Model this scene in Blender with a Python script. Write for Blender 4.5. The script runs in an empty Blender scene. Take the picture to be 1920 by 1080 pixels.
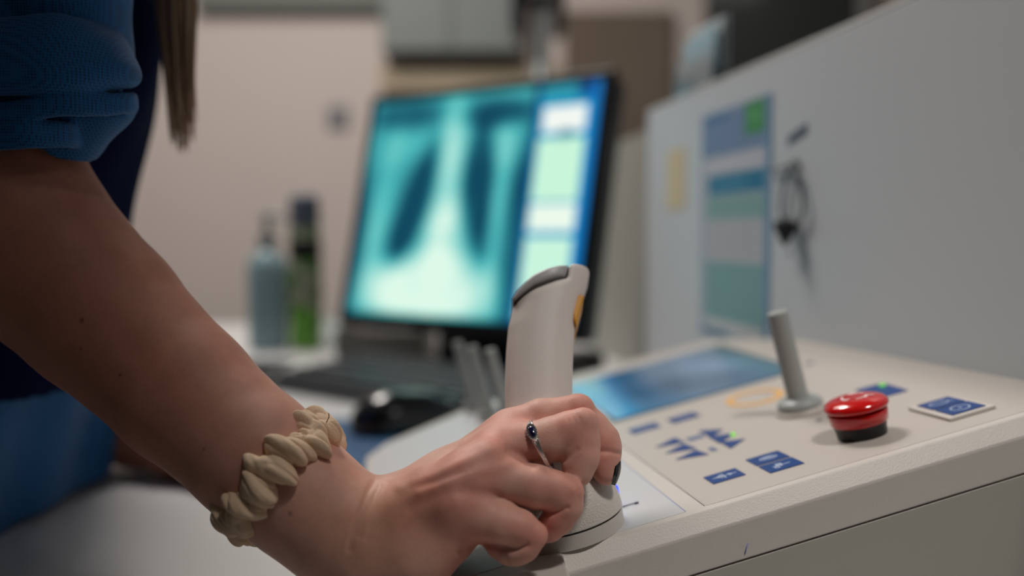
import bpy, bmesh, math, random
import numpy as np
from mathutils import Vector, Matrix

random.seed(7)
rng = np.random.default_rng(7)
scene = bpy.context.scene

# ------------------------------------------------------------------ camera
F = 1800.0                                   # focal length in pixels of a 1920 wide frame
PITCH = math.atan(100 / 1800)
CAM = np.array([0, 0, .94])
RT = np.array([1.0, 0, 0])
FW = np.array([0, math.cos(PITCH), -math.sin(PITCH)])
UP = np.array([0, math.sin(PITCH), math.cos(PITCH)])
cd = bpy.data.cameras.new('camera')
cam = bpy.data.objects.new('camera', cd)
scene.collection.objects.link(cam)
cam.location = CAM
cam.rotation_euler = (math.pi / 2 - PITCH, 0, 0)
cd.sensor_width = 36
cd.lens = 36 * F / 1920
cd.clip_start = .02
cd.dof.use_dof = True
cd.dof.focus_distance = .397
cd.dof.aperture_fstop = 3.0
scene.camera = cam

# ------------------------------------------------------------------ view, world, lights
scene.view_settings.view_transform = 'Standard'
scene.view_settings.look = 'None'
scene.view_settings.gamma = 1
scene.view_settings.use_curve_mapping = False
scene.view_settings.exposure = 0.0
world = bpy.data.worlds.new('world')
scene.world = world
world.use_nodes = True
world.node_tree.nodes['Background'].inputs[0].default_value = (.80, .90, 1.0, 1)
world.node_tree.nodes['Background'].inputs[1].default_value = .05


def area(name, loc, target, sx, sy, power, col):
    ld = bpy.data.lights.new(name, 'AREA')
    ld.shape = 'RECTANGLE'
    ld.size, ld.size_y, ld.energy, ld.color = sx, sy, power, col
    o = bpy.data.objects.new(name, ld)
    scene.collection.objects.link(o)
    o.location = loc
    o.rotation_euler = (Vector(target) - Vector(loc)).to_track_quat('-Z', 'Y').to_euler()
    return o


area('ceiling_light_desk', (-.62, 1.55, 2.64), (-.62, 1.55, 0), .60, .40, 33, (1, .94, .88))
area('ceiling_light_room', (-.7, 2.15, 2.62), (-.7, 2.15, 0), 1.2, .4, 12, (1, .92, .85))
area('fill_light_near', (1.5, -.30, 2.64), (1.5, -.30, 0), .5, .4, 2.0, (.95, .97, 1))  # weak added fill from the near right

sp = bpy.data.lights.new('fill_spotlight', 'SPOT')  # added fill spot for the hand and the console front
sp.energy, sp.spot_size, sp.spot_blend, sp.shadow_soft_size, sp.color = 78, math.radians(23), 1.0, .13, (1, .94, .88)
spo = bpy.data.objects.new('fill_spotlight', sp)
scene.collection.objects.link(spo)
spo.location = (.50, -.22, 2.62)
spo.rotation_euler = (Vector((.20, .42, .83)) - Vector(spo.location)).to_track_quat('-Z', 'Y').to_euler()

# ------------------------------------------------------------------ geometry helpers


def ray(x, y):
    return (x - 960) / F * RT + FW + (540 - y) / F * UP


def W(x, y, z):
    """point of the room seen at (x, y) of the photograph, z metres in front of the lens"""
    return CAM + z * ray(x, y)


def on_level(x, y, Z=.75):
    r = ray(x, y)
    return CAM + r * ((Z - CAM[2]) / r[2])


def unit(v):
    v = np.asarray(v, float)
    return v / np.linalg.norm(v)


# console frame: D1 up the slope, D2 away along its width, NN normal of its top
D2 = unit(-.15 * RT + FW + .0278 * UP)
D1 = 1.0 * RT + .1429 * FW + .256 * UP
D1 = unit(D1 - D1.dot(D2) * D2)
NN = np.cross(D1, D2)
P0 = W(1100, 1000, .41)


def on_console(x, y, h=0.0):
    r = ray(x, y)
    return CAM + r * ((P0 + NN * h - CAM).dot(NN) / r.dot(NN))


CO = on_console(1321, 949)
CONSOLE = Matrix(((D1[0], D2[0], NN[0], CO[0]), (D1[1], D2[1], NN[1], CO[1]),
                  (D1[2], D2[2], NN[2], CO[2]), (0, 0, 0, 1)))


def to_local(p):
    v = np.asarray(p) - CO
    return np.array([v.dot(D1), v.dot(D2), v.dot(NN)])


def LC(x, y, h=0.0):
    return to_local(on_console(x, y, h))


def lin(r, g, b):
    f = lambda c: (c / 255 / 12.92) if c / 255 <= .04045 else ((c / 255 + .055) / 1.055) ** 2.4
    return (f(r), f(g), f(b))


# ------------------------------------------------------------------ materials
MATS = {}


def mat(name, col, rough=.5, metal=0, bump=0, bscale=200, mottle=0, mscale=12, sss=0, emit=None, es=0,
        coat=0, trans=0, ior=1.45, sheen=0, spec=.5):
    if name in MATS:
        return MATS[name]
    m = bpy.data.materials.new(name)
    m.use_nodes = True
    nt = m.node_tree
    b = nt.nodes['Principled BSDF']
    b.inputs['Base Color'].default_value = (*col, 1)
    b.inputs['Roughness'].default_value = rough
    b.inputs['Metallic'].default_value = metal
    b.inputs['Specular IOR Level'].default_value = spec
    b.inputs['Coat Weight'].default_value = coat
    b.inputs['Coat Roughness'].default_value = .08
    b.inputs['Transmission Weight'].default_value = trans
    b.inputs['IOR'].default_value = ior
    b.inputs['Sheen Weight'].default_value = sheen
    if sss:
        b.inputs['Subsurface Weight'].default_value = sss
        b.inputs['Subsurface Radius'].default_value = (.012, .004, .002)
        b.inputs['Subsurface Scale'].default_value = .5
    if emit:
        b.inputs['Emission Color'].default_value = (*emit, 1)
        b.inputs['Emission Strength'].default_value = es
    tc = nt.nodes.new('ShaderNodeTexCoord')
    if mottle:
        n = nt.nodes.new('ShaderNodeTexNoise')
        n.inputs['Scale'].default_value = mscale
        n.inputs['Detail'].default_value = 5
        nt.links.new(tc.outputs['Object'], n.inputs['Vector'])
        r = nt.nodes.new('ShaderNodeMapRange')
        r.inputs['To Min'].default_value = 1 - mottle
        r.inputs['To Max'].default_value = 1 + mottle
        nt.links.new(n.outputs['Fac'], r.inputs['Value'])
        x = nt.nodes.new('ShaderNodeVectorMath')
        x.operation = 'SCALE'
        x.inputs[0].default_value = col
        nt.links.new(r.outputs['Result'], x.inputs['Scale'])
        nt.links.new(x.outputs['Vector'], b.inputs['Base Color'])
    if bump:
        n = nt.nodes.new('ShaderNodeTexNoise')
        n.inputs['Scale'].default_value = bscale
        n.inputs['Detail'].default_value = 3
        nt.links.new(tc.outputs['Object'], n.inputs['Vector'])
        bp = nt.nodes.new('ShaderNodeBump')
        bp.inputs['Strength'].default_value = bump
        bp.inputs['Distance'].default_value = .001
        nt.links.new(n.outputs['Fac'], bp.inputs['Height'])
        nt.links.new(bp.outputs['Normal'], b.inputs['Normal'])
    MATS[name] = m
    return m


def painted(name, rough=.5, emission=0.0, base=1.0, coat=0):
    """material whose picture is the 'Col' colour attribute (print or screen content)"""
    m = bpy.data.materials.new(name)
    m.use_nodes = True
    nt = m.node_tree
    b = nt.nodes['Principled BSDF']
    a = nt.nodes.new('ShaderNodeAttribute')
    a.attribute_name = 'Col'
    if base:
        nt.links.new(a.outputs['Color'], b.inputs['Base Color'])
    else:
        b.inputs['Base Color'].default_value = (.01, .012, .015, 1)
    b.inputs['Roughness'].default_value = rough
    b.inputs['Coat Weight'].default_value = coat
    if emission:
        nt.links.new(a.outputs['Color'], b.inputs['Emission Color'])
        b.inputs['Emission Strength'].default_value = emission
    return m


# ------------------------------------------------------------------ object helpers


def link(o, parent=None):
    scene.collection.objects.link(o)
    if parent:
        o.parent = parent
    return o


def tag(o, label=None, cat=None, group=None, kind=None):
    if label: o['label'] = label
    if cat: o['category'] = cat
    if group: o['group'] = group
    if kind: o['kind'] = kind
    return o


def empty(name, label, cat, M=None, group=None):
    o = bpy.data.objects.new(name, None)
    o.empty_display_size = .05
    scene.collection.objects.link(o)
    if M is not None:
        o.matrix_world = M if isinstance(M, Matrix) else Matrix.Translation(M)
    return tag(o, label, cat, group)


def mesh(name, verts, faces, m, parent=None, smooth=False, M=None):
    me = bpy.data.meshes.new(name)
    me.from_pydata([tuple(map(float, v)) for v in verts], [], faces)
    me.update()
    if smooth:
        me.polygons.foreach_set('use_smooth', [True] * len(me.polygons))
    if m: me.materials.append(m)
    o = bpy.data.objects.new(name, me)
    link(o, parent)
    if M is not None:
        o.matrix_world = M if isinstance(M, Matrix) else Matrix.Translation(M)
    return o


def bevel(o, w, seg=3, angle=35):
    md = o.modifiers.new('bevel', 'BEVEL')
    md.width, md.segments, md.limit_method, md.angle_limit = w, seg, 'ANGLE', math.radians(angle)
    for p in o.data.polygons: p.use_smooth = True
    md.harden_normals = True
    return o


def box(name, lo, hi, m, parent=None, bev=0, M=None):
    x0, y0, z0 = lo
    x1, y1, z1 = hi
    v = [(x0, y0, z0), (x1, y0, z0), (x1, y1, z0), (x0, y1, z0), (x0, y0, z1), (x1, y0, z1), (x1, y1, z1), (x0, y1, z1)]
    f = [(0, 3, 2, 1), (4, 5, 6, 7), (0, 1, 5, 4), (1, 2, 6, 5), (2, 3, 7, 6), (3, 0, 4, 7)]
    o = mesh(name, v, f, m, parent, M=M)
    return bevel(o, bev) if bev else o


def prism(name, poly, z0, z1, m, parent=None, bev=0, M=None):
    n = len(poly)
    v = [(p[0], p[1], z0) for p in poly] + [(p[0], p[1], z1) for p in poly]
    ar = sum(poly[i][0] * poly[(i + 1) % n][1] - poly[(i + 1) % n][0] * poly[i][1] for i in range(n))
    top, bot = list(range(n, 2 * n)), list(range(n - 1, -1, -1))
    sides = [(i, (i + 1) % n, n + (i + 1) % n, n + i) for i in range(n)]
    f = [top, bot] + sides
    if ar < 0:
        f = [list(reversed(q)) for q in f]
    o = mesh(name, v, f, m, parent, M=M)
    return bevel(o, bev) if bev else o


def lathe(name, prof, m, parent=None, seg=64, M=None, axis=None, jit=None):
    """prof: list of (r, h); closed at the axis ends"""
    vs, fs = [], []
    for r, h in prof:
        for k in range(seg):
            a = 2 * math.pi * k / seg
            vs.append((r * math.cos(a), r * math.sin(a), h))
    for i in range(len(prof) - 1):
        for k in range(seg):
            a, b = i * seg + k, i * seg + (k + 1) % seg
            fs.append((a, b, b + seg, a + seg))
    fs.append(list(reversed(range(seg))))
    fs.append(list(range((len(prof) - 1) * seg, len(prof) * seg)))
    o = mesh(name, vs, fs, m, parent, smooth=True, M=M)
    md = o.modifiers.new('edges', 'EDGE_SPLIT')
    md.split_angle = math.radians(40)
    return o


def tube_data(pts, rad, seg=10, close=False):
    pts = [np.asarray(p, float) for p in pts]
    n = len(pts)
    if not hasattr(rad, '__len__'): rad = [rad] * n
    vs, fs = [], []
    up = None
    for i in range(n):
        if close:
            t = pts[(i + 1) % n] - pts[i - 1]
        else:
            t = pts[min(i + 1, n - 1)] - pts[max(i - 1, 0)]
        t = unit(t)
        if up is None:
            up = np.array([0, 0, 1.0]) if abs(t[2]) < .9 else np.array([1.0, 0, 0])
        a = unit(np.cross(t, up))
        b = np.cross(a, t)
        up = b
        for k in range(seg):
            g = 2 * math.pi * k / seg
            vs.append(pts[i] + rad[i] * (math.cos(g) * a + math.sin(g) * b))
    for i in range(n if close else n - 1):
        j = (i + 1) % n
        for k in range(seg):
            k2 = (k + 1) % seg
            fs.append((i * seg + k, i * seg + k2, j * seg + k2, j * seg + k))
    if not close:
        fs.append(list(reversed(range(seg))))
        fs.append(list(range((n - 1) * seg, n * seg)))
    return vs, fs


def tube(name, pts, rad, m, parent=None, seg=10, close=False, M=None):
    v, f = tube_data(pts, rad, seg, close)
    return mesh(name, v, f, m, parent, smooth=True, M=M)


def picture(name, P, U, V, w, h, nu, nv, fn, m, parent=None, thick=.0004):
    """flat printed or lit panel with its own thickness; fn(u, v) -> sRGB 0..255, u right, v up"""
    P, U, V = map(lambda q: np.asarray(q, float), (P, U, V))
    n = unit(np.cross(U, V))
    u = np.linspace(0, 1, nu + 1)
    v = np.linspace(0, 1, nv + 1)
    uu, vv = np.meshgrid(u, v)
    co = P + uu[..., None] * w * U + vv[..., None] * h * V + n * thick
    verts = co.reshape(-1, 3).tolist()
    fs = []
    for j in range(nv):
        for i in range(nu):
            a = j * (nu + 1) + i
            fs.append((a, a + 1, a + nu + 2, a + nu + 1))
    # back
    c = [P, P + w * U, P + w * U + h * V, P + h * V]
    k = len(verts)
    verts += [q.tolist() for q in c]
    fs.append((k + 3, k + 2, k + 1, k))
    e = [0, nu, (nv + 1) * (nu + 1) - 1, nv * (nu + 1)]
    for i in range(4):
        j = (i + 1) % 4
        fs.append((k + i, k + j, e[j], e[i]))
    o = mesh(name, verts, fs, m, parent)
    col = fn(uu, vv).reshape(-1, 3) / 255.0
    col = np.where(col <= .04045, col / 12.92, ((np.clip(col, 0, 1) + .055) / 1.055) ** 2.4)
    full = np.ones((len(verts), 4), np.float32)
    full[:len(col), :3] = col
    full[len(col):, :3] = col[0]
    at = o.data.color_attributes.new('Col', 'FLOAT_COLOR', 'POINT')
    at.data.foreach_set('color', full.ravel())
    return o


def main_piece(V, Q):
    """only the largest connected shell"""
    lab = np.arange(len(V))
    E = np.concatenate([Q[:, [0, 1]], Q[:, [1, 2]], Q[:, [2, 3]], Q[:, [3, 0]]])
    while True:
        old = lab.copy()
        np.minimum.at(lab, E[:, 0], lab[E[:, 1]])
        np.minimum.at(lab, E[:, 1], lab[E[:, 0]])
        lab = lab[lab]
        if (lab == old).all(): break
    k = np.bincount(lab).argmax()
    keep = lab == k
    m = np.cumsum(keep) - 1
    return V[keep], m[Q[keep[Q[:, 0]]]]


def paint_colors(o, rgb_lin):
    full = np.ones((len(o.data.vertices), 4), np.float32)
    full[:, :3] = rgb_lin
    at = o.data.color_attributes.new('Col', 'FLOAT_COLOR', 'POINT')
    at.data.foreach_set('color', full.ravel())


# ------------------------------------------------------------------ implicit surfaces
def smin(a, b, k):
    if k <= 0: return np.minimum(a, b)
    h = np.maximum(k - np.abs(a - b), 0) / k
    return np.minimum(a, b) - h * h * k * .25


class Field:
    """distance field on a box grid; axes E (rows) are the grid's own directions"""

    def __init__(self, origin, size, step, E=np.eye(3)):
        self.o, self.s, self.E = np.asarray(origin, float), step, np.asarray(E, float)
        self.n = [int(math.ceil(q / step)) + 1 for q in size]
        self.ax = [(np.arange(k) * step).astype(np.float32) for k in self.n]
        self.D = np.full(self.n, .05, np.float32)

    def loc(self, p):
        return ((np.asarray(p, float) - self.o) @ self.E.T).astype(np.float32)

    def blank(self):
        return np.full(self.n, .05, np.float32)

    def bb(self, lo, hi):
        sl = []
        for i in range(3):
            a = max(0, int((lo[i]) / self.s))
            b = min(self.n[i], int(hi[i] / self.s) + 2)
            sl.append(slice(a, max(a, b)))
        return tuple(sl)

    def cone(self, D, a, b, ra, rb, k=.004, flat=None, ff=1.0, pad=.02):
        a, b = self.loc(a), self.loc(b)
        R = max(ra, rb) + pad
        lo, hi = np.minimum(a, b) - R, np.maximum(a, b) + R
        sl = self.bb(lo, hi)
        if any(q.stop <= q.start for q in sl): return
        X = self.ax[0][sl[0]][:, None, None] - a[0]
        Y = self.ax[1][sl[1]][None, :, None] - a[1]
        Z = self.ax[2][sl[2]][None, None, :] - a[2]
        ba = b - a
        l2 = float(ba @ ba) + 1e-12
        t = np.clip((X * ba[0] + Y * ba[1] + Z * ba[2]) / l2, 0, 1)
        X, Y, Z = X - t * ba[0], Y - t * ba[1], Z - t * ba[2]
        q = X * X + Y * Y + Z * Z
        if flat is not None:
            f = (self.E @ np.asarray(flat)).astype(np.float32)
            w = X * f[0] + Y * f[1] + Z * f[2]
            q = q + (ff * ff - 1) * w * w
        d = np.sqrt(q) - (ra + t * (rb - ra))
        D[sl] = smin(D[sl], d, k)

    def chain(self, D, pts, rad, k=.003, **kw):
        for i in range(len(pts) - 1):
            self.cone(D, pts[i], pts[i + 1], rad[i], rad[i + 1], k, **kw)

    def world(self):
        """grid point coordinates in the room (3 arrays)"""
        X, Y, Z = np.meshgrid(*self.ax, indexing='ij')
        L = np.stack([X, Y, Z], -1)
        return L @ self.E.astype(np.float32) + self.o.astype(np.float32)

    def surface(self, D=None):
        """surface nets -> verts (room coordinates), quads"""
        D = self.D if D is None else D
        n = np.array(D.shape)
        S = D < 0
        off = [(i, j, k) for i in (0, 1) for j in (0, 1) for k in (0, 1)]
        c = [S[i:n[0] - 1 + i, j:n[1] - 1 + j, k:n[2] - 1 + k] for i, j, k in off]
        cnt = sum(q.astype(np.int8) for q in c)
        act = (cnt > 0) & (cnt < 8)
        idx = np.argwhere(act)
        vid = np.full(act.shape, -1, np.int64)
        vid[act] = np.arange(len(idx))
        acc = np.zeros((len(idx), 3))
        num = np.zeros(len(idx))
        for axx in range(3):
            for o1 in (0, 1):
                for o2 in (0, 1):
                    a = [0, 0, 0]
                    oth = [q for q in range(3) if q != axx]
                    a[oth[0]], a[oth[1]] = o1, o2
                    b = list(a)
                    b[axx] = 1
                    ia, ib = idx + a, idx + b
                    da, db = D[tuple(ia.T)], D[tuple(ib.T)]
                    x = (da < 0) != (db < 0)
                    t = np.where(x, da / np.where(x, da - db, 1), 0)
                    p = np.array(a, float) + 0 * acc
                    p[:, axx] = t
                    acc += p * x[:, None]
                    num += x
        V = (idx + acc / num[:, None]) * self.s
        V = V @ self.E + self.o
        Q = []
        for axx in range(3):
            o1, o2 = [(1, 2), (2, 0), (0, 1)][axx]
            sl0 = [slice(None)] * 3
            sl1 = [slice(None)] * 3
            sl0[axx], sl1[axx] = slice(0, -1), slice(1, None)
            A, B = S[tuple(sl0)], S[tuple(sl1)]
            e = np.argwhere(A != B)
            ok = (e[:, o1] > 0) & (e[:, o2] > 0) & (e[:, o1] < n[o1] - 1) & (e[:, o2] < n[o2] - 1)
            e = e[ok]
            flip = A[tuple(e.T)]
            g = []
            for d1, d2 in ((-1, -1), (0, -1), (0, 0), (-1, 0)):
                w = e.copy()
                w[:, o1] += d1
                w[:, o2] += d2
                g.append(vid[tuple(w.T)])
            q = np.stack(g, 1)
            q[~flip] = q[~flip][:, ::-1]
            Q.append(q)
        Q = np.concatenate(Q)
        if np.linalg.det(self.E) < 0: Q = Q[:, ::-1]
        return V, Q


def fast_mesh(name, V, Q, m, parent=None):
    me = bpy.data.meshes.new(name)
    me.vertices.add(len(V))
    me.vertices.foreach_set('co', np.asarray(V, np.float32).ravel())
    me.loops.add(4 * len(Q))
    me.loops.foreach_set('vertex_index', Q.astype(np.int32).ravel())
    me.polygons.add(len(Q))
    me.polygons.foreach_set('loop_start', np.arange(0, 4 * len(Q), 4, dtype=np.int32))
    me.polygons.foreach_set('use_smooth', np.ones(len(Q), bool))
    me.update(calc_edges=True)
    me.validate()
    me.materials.append(m)
    o = bpy.data.objects.new(name, me)
    return link(o, parent)


def relax(V, Q, it=2, lam=.5):
    """average each vertex with its neighbours to melt grid steps"""
    E = np.concatenate([Q[:, [0, 1]], Q[:, [1, 2]], Q[:, [2, 3]], Q[:, [3, 0]]])
    for _ in range(it):
        s = np.zeros_like(V)
        c = np.zeros(len(V))
        for i in range(3):
            s[:, i] = np.bincount(E[:, 0], V[E[:, 1], i], len(V)) + np.bincount(E[:, 1], V[E[:, 0], i], len(V))
        c = np.bincount(E[:, 0], minlength=len(V)) + np.bincount(E[:, 1], minlength=len(V))
        V = V + lam * (s / np.maximum(c, 1)[:, None] - V)
    return V

# ================================================================== THE ROOM
FAR = 3.3
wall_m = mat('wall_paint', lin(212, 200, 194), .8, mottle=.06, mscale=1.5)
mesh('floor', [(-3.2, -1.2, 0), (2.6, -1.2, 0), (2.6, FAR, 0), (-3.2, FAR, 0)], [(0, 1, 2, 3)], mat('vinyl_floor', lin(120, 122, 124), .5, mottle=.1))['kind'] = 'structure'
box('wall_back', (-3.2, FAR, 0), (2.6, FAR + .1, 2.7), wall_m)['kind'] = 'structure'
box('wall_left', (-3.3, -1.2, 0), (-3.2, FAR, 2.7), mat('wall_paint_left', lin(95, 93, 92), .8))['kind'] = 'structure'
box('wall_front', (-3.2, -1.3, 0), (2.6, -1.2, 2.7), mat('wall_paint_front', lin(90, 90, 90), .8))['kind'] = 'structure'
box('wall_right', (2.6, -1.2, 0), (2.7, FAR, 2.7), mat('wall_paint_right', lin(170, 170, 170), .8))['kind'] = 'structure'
box('ceiling', (-3.2, -1.2, 2.7), (2.6, FAR, 2.8), mat('ceiling_paint', lin(200, 200, 198), .9))['kind'] = 'structure'


def far_box(name, x0, y0, x1, y1, depth, m, label=None, cat=None, kind=None, z=FAR, bev=.004, group=None):
    """cabinet or fixture standing on the far wall, its front outline given in the photograph"""
    zf = z - depth
    a = CAM + ray(x0, y1) * (zf / ray(x0, y1)[1])
    b = CAM + ray(x1, y0) * (zf / ray(x1, y0)[1])
    o = box(name, (a[0], zf, a[2]), (b[0], z, b[2]), m, bev=bev)
    return tag(o, label, cat, group, kind)


# wall cabinet, its doors
cab = empty('wall_cabinet', 'grey wall cabinet hanging high above the monitor on the far wall', 'cabinet', (0, FAR, 1.5))
grey_m = mat('cabinet_grey', lin(130, 137, 136), .5)
for q, m_, nm, dp in (((716, -260, 975, 98), grey_m, 'cabinet_body', .10),):
    o = far_box(nm, *q, dp, m_)
    o.parent = cab
    o.matrix_parent_inverse = cab.matrix_world.inverted()
for q in ((718, -255, 843, 95), (847, -255, 972, 95)):
    zf = FAR - .10
    a = CAM + ray(q[0], q[3]) * (zf / ray(q[0], q[3])[1])
    b = CAM + ray(q[2], q[1]) * (zf / ray(q[2], q[1])[1])
    o = box('cabinet_door', (a[0], zf - .018, a[2]), (b[0], zf - .0005, b[2]), grey_m, bev=.003)
    o.parent = cab
    o.matrix_parent_inverse = cab.matrix_world.inverted()
far_box('wooden_rail', 712, 122, 1050, 168, .03, mat('pale_wood', lin(190, 174, 148), .6, mottle=.15, mscale=9),
        'pale wooden rail fixed to the far wall just under the grey cabinet', 'rail')
far_box('notice_board', 1058, 20, 1262, 262, .03, mat('brown_board', lin(118, 104, 92), .8, mottle=.2, mscale=5),
        'brown notice board on the far wall between the pole and the dark window', 'board')
# dark observation window at the top right
o = far_box('window_1', 1322, -260, 1606, 330, .05, mat('window_glass_dark', lin(62, 64, 62), .25, coat=.4), kind='structure')
far_box('window_1_frame', 1606, -260, 1640, 330, .06, mat('frame_grey', lin(150, 150, 148), .5), kind='structure').name = 'trim_1'
far_box('trim_2', 366, -120, 716, 14, .05, mat('trim_grey', lin(120, 124, 120), .6), kind='structure')
far_box('socket', 614, 198, 652, 240, .012, mat('socket_grey', lin(128, 130, 136), .4),
        'small grey square socket on the far wall left of the monitor', 'socket')

# equipment stand with a pole: dark boxes with the pole between them
pole = empty('equipment_pole', 'slim grey steel pole carrying two black boxes behind the monitor', 'stand', (W(1014, 300, 2.4)[0], 2.4, 0))
px = W(1014, 300, 2.4)[0]
pm = mat('steel_grey', lin(128, 136, 138), .4, metal=.3)


def wpart(o, par):
    o.parent = par
    o.matrix_parent_inverse = par.matrix_world.inverted()
    return o


wpart(tube('pole', [(px, 2.4, .02), (px, 2.4, 1.9)], .02, pm, seg=20), pole)
wpart(lathe('base', [(.2, 0), (.2, .02), (.05, .04)], pm, M=Matrix.Translation((px, 2.4, 0))), pole)
bk = mat('black_plastic', lin(22, 23, 25), .4)
for x0, x1 in ((958, 990), (1034, 1056)):
    a, b = W(x0, 72, 2.4), W(x1, -60, 2.4)
    wpart(box('battery_box', (a[0], 2.33, a[2]), (b[0], 2.45, b[2]), bk, bev=.006), pole)
a, b = W(985, 20, 2.4), W(1040, 0, 2.4)
wpart(box('crossbar', (a[0], 2.37, a[2]), (b[0], 2.41, b[2]), bk), pole)

# ------------------------------------------------------------------ desk
desk = empty('desk', 'long white desk top under the keyboard, the monitor and the console', 'desk', (0, 1, 0))
dm = mat('desk_laminate', lin(196, 196, 196), .32, mottle=.02)
o = box('desk_top', (-.325, .12, .722), (.75, 2.05, .75), dm, bev=.002)
wpart(o, desk)
o = box('desk_top', (-1.9, 1.46, .722), (-.3255, 2.05, .7495), dm, bev=.002)
wpart(o, desk)
o.name = 'desk_return'
for lx, ly in ((-.26, .2), (.68, .2), (.68, 1.97), (-.26, 1.97), (-1.8, 1.97)):
    wpart(box('leg', (lx - .025, ly - .025, 0), (lx + .025, ly + .025, .7215), pm, bev=.003), desk)

# ------------------------------------------------------------------ monitor
mw, mh, md_ = .42, .345, .045
A = W(632, 607, 1.40)
wv = unit([.803, -.596, 0])
nb = unit([.596, .803, 0])                     # away from the viewer of the screen
tilt = math.radians(12.5)
uv_ = math.cos(tilt) * np.array([0, 0, 1]) + math.sin(tilt) * nb
bv = np.cross(uv_, wv) * -1
if bv.dot(nb) < 0: bv = -bv
MM = Matrix(((wv[0], bv[0], uv_[0], A[0]), (wv[1], bv[1], uv_[1], A[1]), (wv[2], bv[2], uv_[2], A[2]), (0, 0, 0, 1)))
mon = empty('computer_monitor', 'black flat computer monitor showing a teal chest radiograph, tilted back on the desk', 'monitor', MM)
mon_m = mat('monitor_black', lin(20, 22, 25), .38)
mon_side = mat('monitor_side_grey', lin(112, 118, 122), .45)
ident = Matrix.Identity(4)


def child(o, par):
    """mesh drawn in the parent's own coordinates"""
    o.parent = par
    return o


child(box('bezel', (0, 0, 0), (mw, .016, mh), mon_m, bev=.003), mon)
child(box('housing', (.004, .0165, .004), (mw - .004, md_, mh - .004), mon_side, bev=.008), mon)
child(box('rear_cover', (.08, md_, .05), (mw - .08, md_ + .035, mh - .05), mon_side, bev=.012), mon)


def G(x, c, s):
    return np.exp(-((x - c) / s) ** 2)


def S(x, a, b):
    t = np.clip((x - a) / (b - a), 0, 1)
    return t * t * (3 - 2 * t)


def ell(u, v, cu, cv, ru, rv, ang=0, soft=.25):
    c, s = math.cos(ang), math.sin(ang)
    x, y = (u - cu), (v - cv)
    x, y = c * x + s * y, -s * x + c * y
    r = np.sqrt((x / ru) ** 2 + (y / rv) ** 2)
    return 1 - S(r, 1 - soft, 1 + soft)


def xray(u, v):
    t = .43 + 0 * u
    t += .10 * np.sin(u * 9 + 1) * np.sin(v * 7)
    # outer dark background at both flanks, dark notch over the shoulders
    t -= .42 * ell(u, v, .0, .30, .055, .30, 0, .5)
    t -= .40 * ell(u, v, .72, .36, .05, .36, 0, .5)
    t -= .35 * ell(u, v, .16, .93, .17, .07, -.1, .6)
    t -= .45 * ell(u, v, .60, .90, .14, .06, 0, .6)
    t += .14 * ell(u, v, .14, .78, .14, .08, .4, .8) + .16 * ell(u, v, .62, .76, .13, .09, -.2, .8)
    t += .14 * ell(u, v, .40, .86, .05, .18, 0, .9)
    # chest walls
    t += .20 * ell(u, v, .10, .52, .045, .30, -.12, .8)
    t += .20 * ell(u, v, .665, .48, .045, .34, .04, .8)
    # spine and mediastinum
    t += .24 * ell(u, v, .405, .55, .055, .42, 0, .9)
    t += .36 * ell(u, v, .45, .36, .12, .16, -.25, .6)
    # belly
    t += .60 * ell(u, v, .37, .10, .28, .17, 0, .5)
    # lungs
    t -= .55 * ell(u, v, .27, .52, .07, .26, -.22, .45)
    t -= .55 * ell(u, v, .545, .60, .068, .27, .03, .4)
    t -= .26 * ell(u, v, .22, .36, .06, .12, -.3, .6)
    t -= .30 * ell(u, v, .59, .38, .045, .13, .1, .6)
    for k in range(9):
        vv = .34 + k * .055
        t += .035 * G(v - .10 * np.abs(u - .40) * 3, vv - .05, .011) * ell(u, v, .40, .56, .30, .32, 0, .3)
    t *= S(v, 0, .03) * S(u, -.01, .02) * .45 + .55
    t = np.clip(t, 0, 1)
    k0, k1, k2 = np.array([4, 72, 96.]), np.array([78, 190, 190.]), np.array([226, 255, 238.])
    a = np.clip(t / .55, 0, 1)[..., None]
    b = np.clip((t - .55) / .45, 0, 1)[..., None]
    c = (k0 * (1 - a) + k1 * a) * (1 - b) + k2 * b
    # side column of the program
    side = S(u, .765, .772)
    c = c * (1 - S(u, .725, .760)[..., None]) + np.array([2, 60, 110.]) * S(u, .725, .760)[..., None]
    col = np.zeros(u.shape + (3,)) + np.array([16, 156, 205.])
    tile = lambda a0, a1, b0, b1: (S(u, a0, a0 + .012) * (1 - S(u, a1 - .012, a1)) * S(v, b0, b0 + .01) * (1 - S(v, b1 - .01, b1)))[..., None]
    for (a0, a1, b0, b1, cc) in ((.780, .962, .79, .91, (248, 252, 246)), (.773, .966, .50, .775, (205, 250, 222)), (.773, .966, .375, .50, (240, 255, 240)),
                                 (.773, .966, .015, .36, (206, 250, 226)), (.80, .93, .02, .14, (244, 252, 244))):
        w = tile(a0, a1, b0, b1)
        col = col * (1 - w) + np.array(cc, float) * w
    w = (ell(u, v, .885, .785, .03, .02, 0, .5) * .9)[..., None]
    col = col * (1 - w) + np.array([20, 120, 150.]) * w
    w = S(v, .925, .945)[..., None]
    col = col * (1 - w) + (np.array([44, 148, 168.]) * (1 - S(u, .89, .95)[..., None]) + np.array([6, 62, 128.]) * S(u, .89, .95)[..., None]) * w
    edge = S(u, .965, .975)[..., None]
    col = col * (1 - edge) + np.array([8, 120, 196.]) * edge
    c = c * (1 - side[..., None]) + col * side[..., None]
    return np.clip(c, 0, 255)


scr_m = painted('monitor_picture', .25, emission=.95, base=0)
picture('screen', (.014, 0, .018), (1, 0, 0), (0, 0, 1), mw - .028, mh - .032, 200, 160, xray, scr_m, mon, .0006)
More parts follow.
